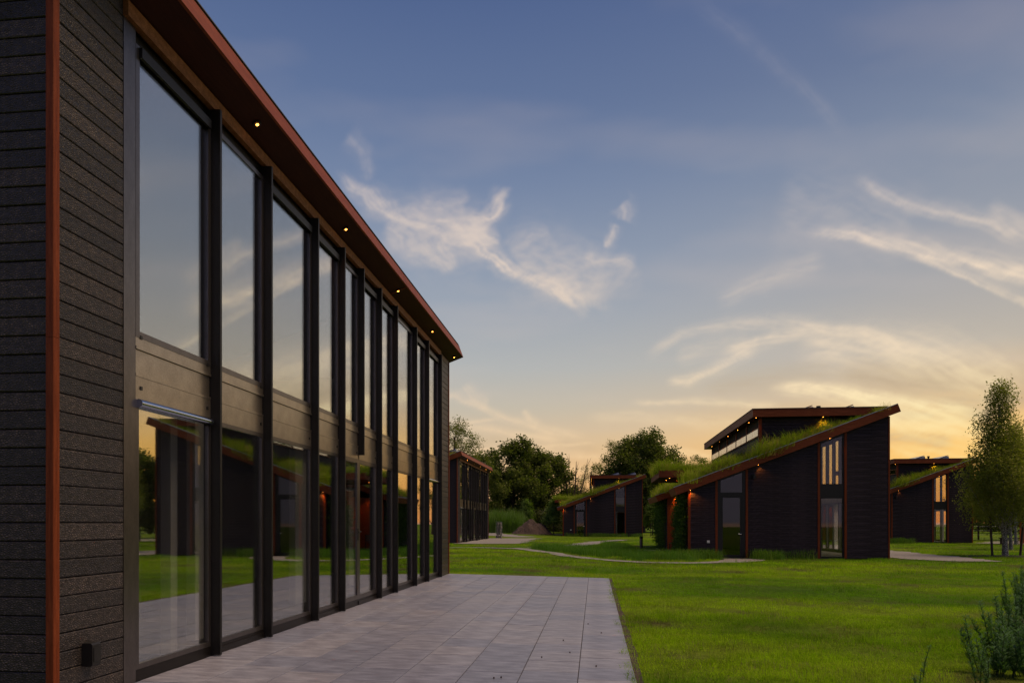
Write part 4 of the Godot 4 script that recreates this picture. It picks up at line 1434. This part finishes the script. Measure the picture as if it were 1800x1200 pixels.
func make_plants() -> void:
	var ivy := leaf_clump(16, 0.22, 12)
	climber("leafy climber on the near end of the low garden wall", 4.30, -34.5, -36.3, 3.0, 3, ivy)
	climber("leafy climber beyond the glowing entrance wall", 4.30, -44.3, -49.5, 3.0, 4, ivy)
	climber("ragged climber hanging beside the entrance corner", 4.36, -36.3, -37.4, 2.4, 5, ivy)
	# grey-green weeds at the right border
	var spots := [[4.92, -9.35, 0.74, 14, 0.19, "largest grey-green weed clump, at the right of the near lawn"], [5.35, -9.9, 0.78, 16, 0.22, "grey-green weed right behind the largest clump"], [4.3, -8.45, 0.58, 14, 0.2, "short grey-green weed in front of the largest clump"], [4.75, -8.4, 0.5, 16, 0.24, "low weed in the lower right corner, beside the soil"], [3.85, -7.75, 0.40, 4, 0.08, "small weed with two upright shoots near the lower border"], [3.42, -8.05, 0.52, 1, 0.01, "single thin upright weed stalk alone in the lawn"], [6.9, -12.6, 0.8, 16, 0.24, "grey-green weed at the right border above the soil patch"], [8.6, -15.5, 0.9, 9, 0.2, "tall weed farther up the right border"], [10.6, -18.6, 0.85, 8, 0.2, "weed clump at the right border by the far end of the soil"], [5.0, -8.75, 0.5, 14, 0.24, "low spreading weed over the dark soil"], [3.0, -7.2, 0.28, 3, 0.05, "little weed cut by the lower border"]]
	for i in spots.size():
		var s: Array = spots[i]
		var o := thing("weed_plant", s[5], "weed", Vector3(s[0], lift(s[0], s[1]) - 0.01, s[1]), "weeds along the right border")
		var m := herb(s[2], 500 + i, s[3], s[4], 0.8)
		set_down("stem", m[0], o)
		set_down("leaves", m[1], o)
	# reeds and rough growth by the far house
	var reed := tuft(44, 0.55, 2.1, 0.04, Color(0.8, 0.9, 0.8), Color(1.2, 1.15, 1.0), 0.35, 61)
	var where := []
	var tints := []
	for i in 420:
		var u := rng.randf_range(862, 915)
		var p := place(u, rng.randf_range(88, 99))
		if p.x > -4.6 and p.z > -84.0:
			continue
		var s := rng.randf_range(0.7, 1.35)
		where.append(Transform3D(Basis(Vector3.UP, rng.randf() * TAU).scaled(Vector3(s, s * rng.randf_range(0.8, 1.2), s)), p))
		tints.append(Color(0.06, 0.115, 0.04).lerp(Color(0.10, 0.16, 0.06), rng.randf()))
	var reeds := many("reed_bed", reed, where, tints, self)
	reeds.set_meta("kind", "stuff")
	tag(reeds, "tall green reeds between the far house and the earth heap", "reeds")
	var rough := leaf_clump(24, 0.24, 31)
	where = []
	tints = []
	for i in 300:
		var p := place(rng.randf_range(862, 1000), rng.randf_range(99, 106))
		where.append(Transform3D(Basis(Vector3.UP, rng.randf() * TAU).scaled(Vector3.ONE * rng.randf_range(1.0, 1.9)), p + Vector3(0, rng.randf() * 2.6, 0)))
		tints.append(Color(0.045, 0.06, 0.03).lerp(Color(0.11, 0.115, 0.07), rng.randf()))
	var br := many("bramble_thicket", rough, where, tints, self)
	br.set_meta("kind", "stuff")
	tag(br, "grey-green bramble thicket under the dark trees", "thicket")
	# tall unmown grass beyond the path, and along the foot of the middle house
	var tall := tuft(30, 0.26, 0.36, 0.014, Color(0.8, 0.95, 0.85), Color(1.1, 1.1, 1.0), 0.55, 62)
	where = []
	tints = []
	for i in 5200:
		var p := Vector2(rng.randf_range(-4.5, 4.2), rng.randf_range(-50.0, -31.0))
		var left := lerpf(1.2, -4.2, clampf((-31.5 - p.y) / 11.0, 0.0, 1.0))
		if p.x < left + 0.6 or (p.x > 2.2 and p.y < -36.5) or (p.y < -44.0 and p.x < 0.6):
			continue
		if patch.get_noise_2d(p.x * 2.0 + 9.0, p.y * 2.0) < -0.22:
			continue
		var s := rng.randf_range(0.6, 1.25)
		where.append(Transform3D(Basis(Vector3.UP, rng.randf() * TAU).scaled(Vector3(s, s, s)), Vector3(p.x, lift(p.x, p.y), p.y)))
		tints.append(Color(0.05, 0.125, 0.022).lerp(Color(0.09, 0.17, 0.03), rng.randf()))
	for q in [[4.1, 5.6, -33.95, -33.0, 70], [7.2, 8.2, -34.15, -33.1, 70], [8.4, 9.8, -34.15, -33.95, 12], [2.6, 4.6, -34.5, -32.2, 150], [21.5, 25.5, -62.4, -61.5, 160], [-3.2, 5.2, -81.6, -80.9, 120]]:
		for i in q[4]:
			var p := Vector2(rng.randf_range(q[0], q[1]), rng.randf_range(q[2], q[3]))
			var s := rng.randf_range(0.7, 1.5)
			where.append(Transform3D(Basis(Vector3.UP, rng.randf() * TAU).scaled(Vector3(s, s, s)), Vector3(p.x, lift(p.x, p.y), p.y)))
			tints.append(Color(0.05, 0.125, 0.022).lerp(Color(0.10, 0.17, 0.03), rng.randf()))
	var tg := many("tall_grass", tall, where, tints, self)
	tg.set_meta("kind", "stuff")
	tag(tg, "tall dark-green unmown grass beyond the gravel path", "grass")

func free_of(x: float, z: float) -> bool:
	# true where lawn grows
	if x < 0.46 + 0.09 * patch.get_noise_2d(3.0, z * 2.5) + 0.04 * sin(z * 7.7) and z > -21.62 and x > -4.4:
		return false
	for h in [[-4.36, -5.44], [13.12, -34.24], [-10.2, -53.7], [5.3, -81.66], [30.36, -62.57]]:
		if x < h[0] + 0.02 and x > h[0] - WIDTH - 0.02 and z < h[1] and z > h[1] - LENGTH:
			return false
	for p in paths:
		var a: Vector2 = p[0]
		var ab: Vector2 = p[1] - a
		var q := Vector2(x, z)
		var t := clampf((q - a).dot(ab) / ab.length_squared(), 0.0, 1.0)
		if q.distance_to(a + ab * t) < p[2]:
			return false
	return true

var paths := [
	[Vector2(-12, -42.4), Vector2(-4.9, -43.0), 0.42], [Vector2(-4.9, -43.0), Vector2(-2.55, -38.9), 0.40], [Vector2(-2.55, -38.9), Vector2(-1.2, -34.9), 0.40], [Vector2(-1.2, -34.9), Vector2(1.3, -31.0), 0.38], [Vector2(1.3, -31.0), Vector2(3.0, -30.1), 0.36], [Vector2(3.0, -30.1), Vector2(4.65, -30.4), 0.38], [Vector2(4.65, -30.4), Vector2(6.2, -31.9), 0.55], [Vector2(6.2, -31.9), Vector2(6.6, -34.0), 0.75],
	[Vector2(-4.9, -43), Vector2(-2, -46.5), 0.55], [Vector2(-2, -46.5), Vector2(-0.8, -52), 0.75], [Vector2(-0.8, -52), Vector2(2.5, -66), 0.7], [Vector2(-7.8, -53.4), Vector2(-7.8, -71.3), 2.4],
	[Vector2(16.6, -33.2), Vector2(15.6, -34.4), 0.9], [Vector2(15.5, -34.6), Vector2(15.3, -39), 1.8], [Vector2(15.3, -39), Vector2(17, -56), 2.0],
	[Vector2(6.6, -10.2), Vector2(7.6, -12.4), 0.7],
]

func make_lawn() -> void:
	var near_kinds := []
	for i in 3:
		near_kinds.append(tuft(24, 0.17, 0.052, 0.0078, Color(0.82, 0.9, 0.8), Color(1.15, 1.12, 0.9), 1.5, 200 + i))
	var far_kind := tuft(30, 0.34, 0.075, 0.013, Color(0.9, 0.92, 0.85), Color(1.12, 1.08, 0.95), 1.0, 210)
	var where := [[], [], [], []]
	var tints := [[], [], [], []]
	var zones := [[-4.6, -13.0, 95.0, 0], [-13.0, -24.0, 30.0, 0], [-24.0, -44.0, 9.0, 3], [-44.0, -72.0, 3.2, 3]]
	var r := RandomNumberGenerator.new()
	r.seed = 909
	for q in zones:
		var z0: float = q[0]
		var z1: float = q[1]
		var xr0 := 0.4 if z1 > -22.0 else -13.0
		var xr1 := 0.60 * -z1 + 1.5
		for i in int((xr1 - xr0) * (z0 - z1) * q[2]):
			var x := r.randf_range(xr0, xr1)
			var z := r.randf_range(z1, z0)
			if x > -z * 0.60 + 1.5 or x < z * 0.42 or not free_of(x, z):
				continue
			var c := turf_tone(x, z)
			var worn := patch.get_noise_2d(x * 2.3 + 50.0, z * 3.2) * 0.5 + 0.5
			if worn > 0.64 and r.randf() < 0.7:
				continue
			var k: int = q[3] if q[3] == 3 else r.randi() % 3
			var s := r.randf_range(0.55, 1.4) * (1.0 + 0.8 * patch.get_noise_2d(x * 3.0, z * 3.0 + 99.0))
			if x < 0.75 and z > -21.6:
				s *= 1.35
			if r.randf() < 0.02:
				s *= 1.9
			where[k].append(Transform3D(Basis(Vector3.UP, r.randf() * TAU).scaled(Vector3(1.0, s, 1.0)), Vector3(x, lift(x, z) - 0.008, z)))
			var v := r.randf_range(0.6, 1.5)
			c = Color(c.r * v, c.g * v, c.b * v)
			if r.randf() < 0.05:
				c = Color(0.20, 0.19, 0.085)
			tints[k].append(c)
	for k in 4:
		var o := many("lawn_grass", near_kinds[k] if k < 3 else far_kind, where[k], tints[k], self)
		o.set_meta("kind", "stuff")
		tag(o, ["short mown grass beside the patio", "short mown grass beside the patio", "short mown grass beside the patio", "mown grass around the houses in the distance"][k], "grass", "lawn grass")

# ---------------------------------------------------------------- small things

func make_small_things() -> void:
	# black wall box on the nearest house
	var t := Tris.new()
	t.prism(rise([Vector2(-0.02, 0.29), Vector2(0.07, 0.29), Vector2(0.085, 0.305), Vector2(0.085, 0.475), Vector2(0.07, 0.49), Vector2(-0.02, 0.49)]), "z", -0.33, -0.44)
	t.box(Vector3(0.085, 0.33, -0.425), Vector3(0.09, 0.45, -0.345))
	var o := part("wall_box", t, M.black, self)
	o.position = Vector3(-4.345, 0, -5.44)
	tag(o, "black box fixed low on the charred boards of the nearest house", "wall box")
	# stakes that hold the birch
	for s in [[19.15, -37.6, 0.10, "left leaning wooden stake beside the tall birch"], [20.7, -38.2, -0.16, "right slanting wooden stake beside the tall birch"]]:
		t = Tris.new()
		t.tube([Vector3(0, -0.2, 0), Vector3(-s[2] * 1.2, 1.95, 0)], [0.055, 0.05], 9)
		o = part("stake", t, M.post, self)
		o.position = Vector3(s[0], lift(s[0], s[1]), s[1])
		tag(o, s[3], "tree stake", "stakes of the tall birch")
	t = Tris.new()
	t.box(Vector3(-0.04, -0.2, -0.04), Vector3(0.04, 1.6, 0.04))
	t.tube([Vector3(0.0, 1.25, 0), Vector3(0.9, 0.55, 0.1)], [0.04, 0.035], 7)
	o = part("stake", t, M.post, self)
	o.position = Vector3(25.9, lift(25.9, -47.2), -47.2)
	tag(o, "braced wooden stake beside the thinner birch", "tree stake")
	# soil round the birch and at the right border
	for q in [[19.8, -37.9, 2.2, 0.9, 0.05, "soil_patch"], [7.1, -11.4, 0.9, 1.7, 0.07, "soil_patch"], [5.5, -9.3, 0.5, 0.9, 0.05, "soil_patch"]]:
		t = Tris.new()
		var rings := []
		for j in 6:
			var row := []
			for k in 22:
				var a := TAU * k / 22.0
				var f := j / 5.0 * (1.0 + 0.18 * sin(k * 2.3 + q[0]))
				var p := Vector3(q[0] + cos(a) * q[2] * f, 0, q[1] + sin(a) * q[3] * f)
				p.y = lift(p.x, p.z) + q[4] * (1.0 - pow(j / 5.0, 2.0)) * (0.7 + 0.5 * hills.get_noise_2d(p.x * 9.0, p.z * 9.0)) - (0.03 if j == 5 else 0.0) + 0.012
				row.append(p)
			rings.append(row)
		for j in 5:
			for k in 22:
				t.face([rings[j][k], rings[j][(k + 1) % 22], rings[j + 1][(k + 1) % 22], rings[j + 1][k]], Vector3.UP)
		part(q[5], t, M.soil, self).set_meta("kind", "structure")
	# heap of earth
	var at := place(936, 86.0)
	t = Tris.new()
	var grid := []
	for j in 17:
		var row := []
		for k in 25:
			var x := (k - 12) / 12.0
			var z := (j - 8) / 8.0
			var d := sqrt(x * x + z * z)
			var y := 2.05 * maxf(0.0, 1.0 - pow(d, 1.15)) + 0.5 * hills.get_noise_2d(x * 13.0, z * 13.0) * clampf(1.3 - d, 0.0, 1.0) - 0.06
			row.append(Vector3(x * 2.5, y * 0.88, z * 2.0))
		grid.append(row)
	for j in 16:
		for k in 24:
			t.face([grid[j][k], grid[j][k + 1], grid[j + 1][k + 1], grid[j + 1][k]], Vector3.UP)
	o = part("earth_heap", t, M.soil, self)
	o.position = at
	tag(o, "reddish-brown heap of earth in front of the dark trees", "earth heap")
	# grey bollard in the tall grass
	at = Vector3(2.9, lift(2.9, -46.0), -46.0)
	var root := thing("bollard", "small grey bollard by the path in front of the smallest house", "bollard", at)
	t = Tris.new()
	t.tube([Vector3(0, -0.1, 0), Vector3(0, 0.62, 0)], [0.10, 0.10], 14)
	part("post", t, M.frame, root)
	t = Tris.new()
	t.tube([Vector3(0, 0.62, 0), Vector3(0, 0.72, 0), Vector3(0, 0.75, 0)], [0.11, 0.11, 0.06], 14)
	part("cap", t, M.dark_metal, root)
	# wire cage of stones beside the far house
	root = thing("gabion", "stone-filled wire cage standing beside the far house", "gabion", Vector3(-9.7, lift(-9.7, -71.0), -71.4))
	for j in 5:
		for k in 4:
			t = Tris.new()
			var c := Vector3(0.14 + 0.27 * (k % 2) + rng.randf_range(-0.03, 0.03), 0.16 + j * 0.32, -0.14 - 0.27 * (k / 2))
			var q := rng.randf_range(0.12, 0.155)
			t.tube([c + Vector3(0, -q, 0), c + Vector3(0.02, -q * 0.5, 0), c + Vector3(0, q * 0.5, 0.01), c + Vector3(0, q, 0)], [q * 0.6, q, q * 0.95, q * 0.5], 7)
			part("stone", t, M.stone, root)
	t = Tris.new()
	for k in 6:
		t.tube([Vector3(k * 0.11, 0, 0), Vector3(k * 0.11, 1.65, 0)], [0.006, 0.006], 4)
		t.tube([Vector3(0.55, 0, -k * 0.11), Vector3(0.55, 1.65, -k * 0.11)], [0.006, 0.006], 4)
	for k in 12:
		t.tube([Vector3(0, k * 0.15, 0.004), Vector3(0.55, k * 0.15, 0.004)], [0.006, 0.006], 4)
	part("wire_cage", t, M.zinc, root)
	# wire fence right of the smallest house
	root = thing("wire_fence", "thin wire fence on dark posts right of the smallest house", "fence", Vector3(6.3, 0.02, -83.0))
	for k in 6:
		t = Tris.new()
		t.box(Vector3(k * 1.6 - 0.04, -0.2, -0.04), Vector3(k * 1.6 + 0.04, 1.5, 0.04))
		part("post", t, M.post, root)
	t = Tris.new()
	for k in 4:
		t.tube([Vector3(0, 0.3 + 0.36 * k, 0.05), Vector3(8.0, 0.3 + 0.36 * k, 0.05)], [0.008, 0.008], 4)
	part("wire", t, M.dark_metal, root)
	# field fence at the right, behind the birch
	root = thing("field_fence", "post and wire fence across the pale field behind the birch", "fence", Vector3(33.0, -0.05, -76.0))
	for k in 9:
		t = Tris.new()
		t.box(Vector3(k * 2.2 - 0.06, -0.2, -0.06), Vector3(k * 2.2 + 0.06, 1.35, 0.06))
		part("post", t, M.post, root)
	t = Tris.new()
	for k in 3:
		t.tube([Vector3(0, 0.45 + 0.4 * k, 0.07), Vector3(17.6, 0.45 + 0.4 * k, 0.07)], [0.012, 0.012], 4)
	part("rail", t, M.zinc, root)
	# brown board fence at the right border
	root = thing("board_fence", "brown upright-board fence with dark top rail at the right border", "fence", Vector3(32.6, -0.09, -60.2))
	for k in 34:
		t = Tris.new()
		t.box(Vector3(k * 0.16, 0.05, 0), Vector3(k * 0.16 + 0.15, 1.7 + rng.randf_range(-0.015, 0.015), 0.025))
		part("board", t, M.cedar, root)
	t = Tris.new()
	t.box(Vector3(-0.06, 1.72, -0.06), Vector3(5.5, 1.84, 0.08))
	part("rail", t, M.post, root)
	root = thing("bench", "low dark bench at the left end of the brown board fence", "bench", Vector3(31.3, -0.09, -60.6))
	t = Tris.new()
	t.box(Vector3(0, 0.42, 0), Vector3(1.3, 0.50, 0.45))
	part("seat", t, M.post, root)
	for xx in [0.08, 1.12]:
		t = Tris.new()
		t.box(Vector3(xx, 0, 0.03), Vector3(xx + 0.10, 0.418, 0.42))
		part("leg", t, M.post, root)
	# things under the entrance canopy of the middle house
	root = thing("garden_bench", "dark slatted bench against the lit entrance wall", "bench", Vector3(4.35, -0.075, -42.2))
	for k in 4:
		t = Tris.new()
		t.box(Vector3(0.12 * k, 0.42, -1.4), Vector3(0.12 * k + 0.10, 0.46, 0))
		part("slat", t, M.dark_metal, root)
	for k in 3:
		t = Tris.new()
		t.box(Vector3(0.46, 0.52 + 0.13 * k, -1.4), Vector3(0.49, 0.62 + 0.13 * k, 0))
		part("slat", t, M.dark_metal, root)
	for zz in [-0.1, -1.35]:
		t = Tris.new()
		t.box(Vector3(0.02, 0, zz), Vector3(0.07, 0.418, zz + 0.05))
		t.box(Vector3(0.495, 0, zz), Vector3(0.54, 0.92, zz + 0.05))
		part("leg", t, M.dark_metal, root)
	for k in 3:
		t = Tris.new()
		var c := Vector3.ZERO
		t.tube([Vector3(0, -0.03, 0), Vector3(0, 0.08, 0), Vector3(0, 0.2, 0)], [0.26, 0.3, 0.12], 9)
		o = part("boulder", t, M.stone, self)
		o.position = Vector3([3.9, 3.65, 3.75][k], -0.09, [-36.0, -37.8, -39.6][k])
		o.scale = Vector3(1.2, [0.8, 0.6, 0.9][k], 0.9)
		tag(o, ["grey boulder nearest to the corner of the middle house's low wall", "flat grey boulder between two others along the low wall", "grey boulder farthest along the low wall, by the bench"][k], "boulder", "boulders along the low garden wall")
	# clods and tiny stones on the patio
	for k in 9:
		t = Tris.new()
		t.tube([Vector3(0, -0.002, 0), Vector3(0, 0.008, 0), Vector3(0.004, 0.013, 0)], [0.008, 0.010, 0.004], 6)
		o = part("pebble", t, M.soil, self)
		var p: Vector2 = [Vector2(-0.30, -9.0), Vector2(-0.62, -8.6), Vector2(-0.42, -9.9), Vector2(0.02, -8.2), Vector2(-0.95, -7.4), Vector2(-1.02, -7.36), Vector2(-0.1, -11.6), Vector2(-0.55, -6.75), Vector2(0.1, -10.7)][k]
		o.position = Vector3(p.x, -0.02 * (p.x + 4.359) + 0.003, p.y)
		o.rotation.y = k * 1.3
		tag(o, ["dark crumb of earth by the middle joint of the patio", "dark crumb of earth left of the last tile joint", "dark crumb of earth one tile behind the others", "dark crumb of earth nearest to the lawn edge", "larger of the paired crumbs of earth on the near tiles", "smaller of the paired crumbs of earth on the near tiles", "dark crumb of earth farthest back on the patio", "dark crumb of earth nearest to the lower border", "dark crumb of earth on the last tile column"][k], "clod", "crumbs of earth on the patio")
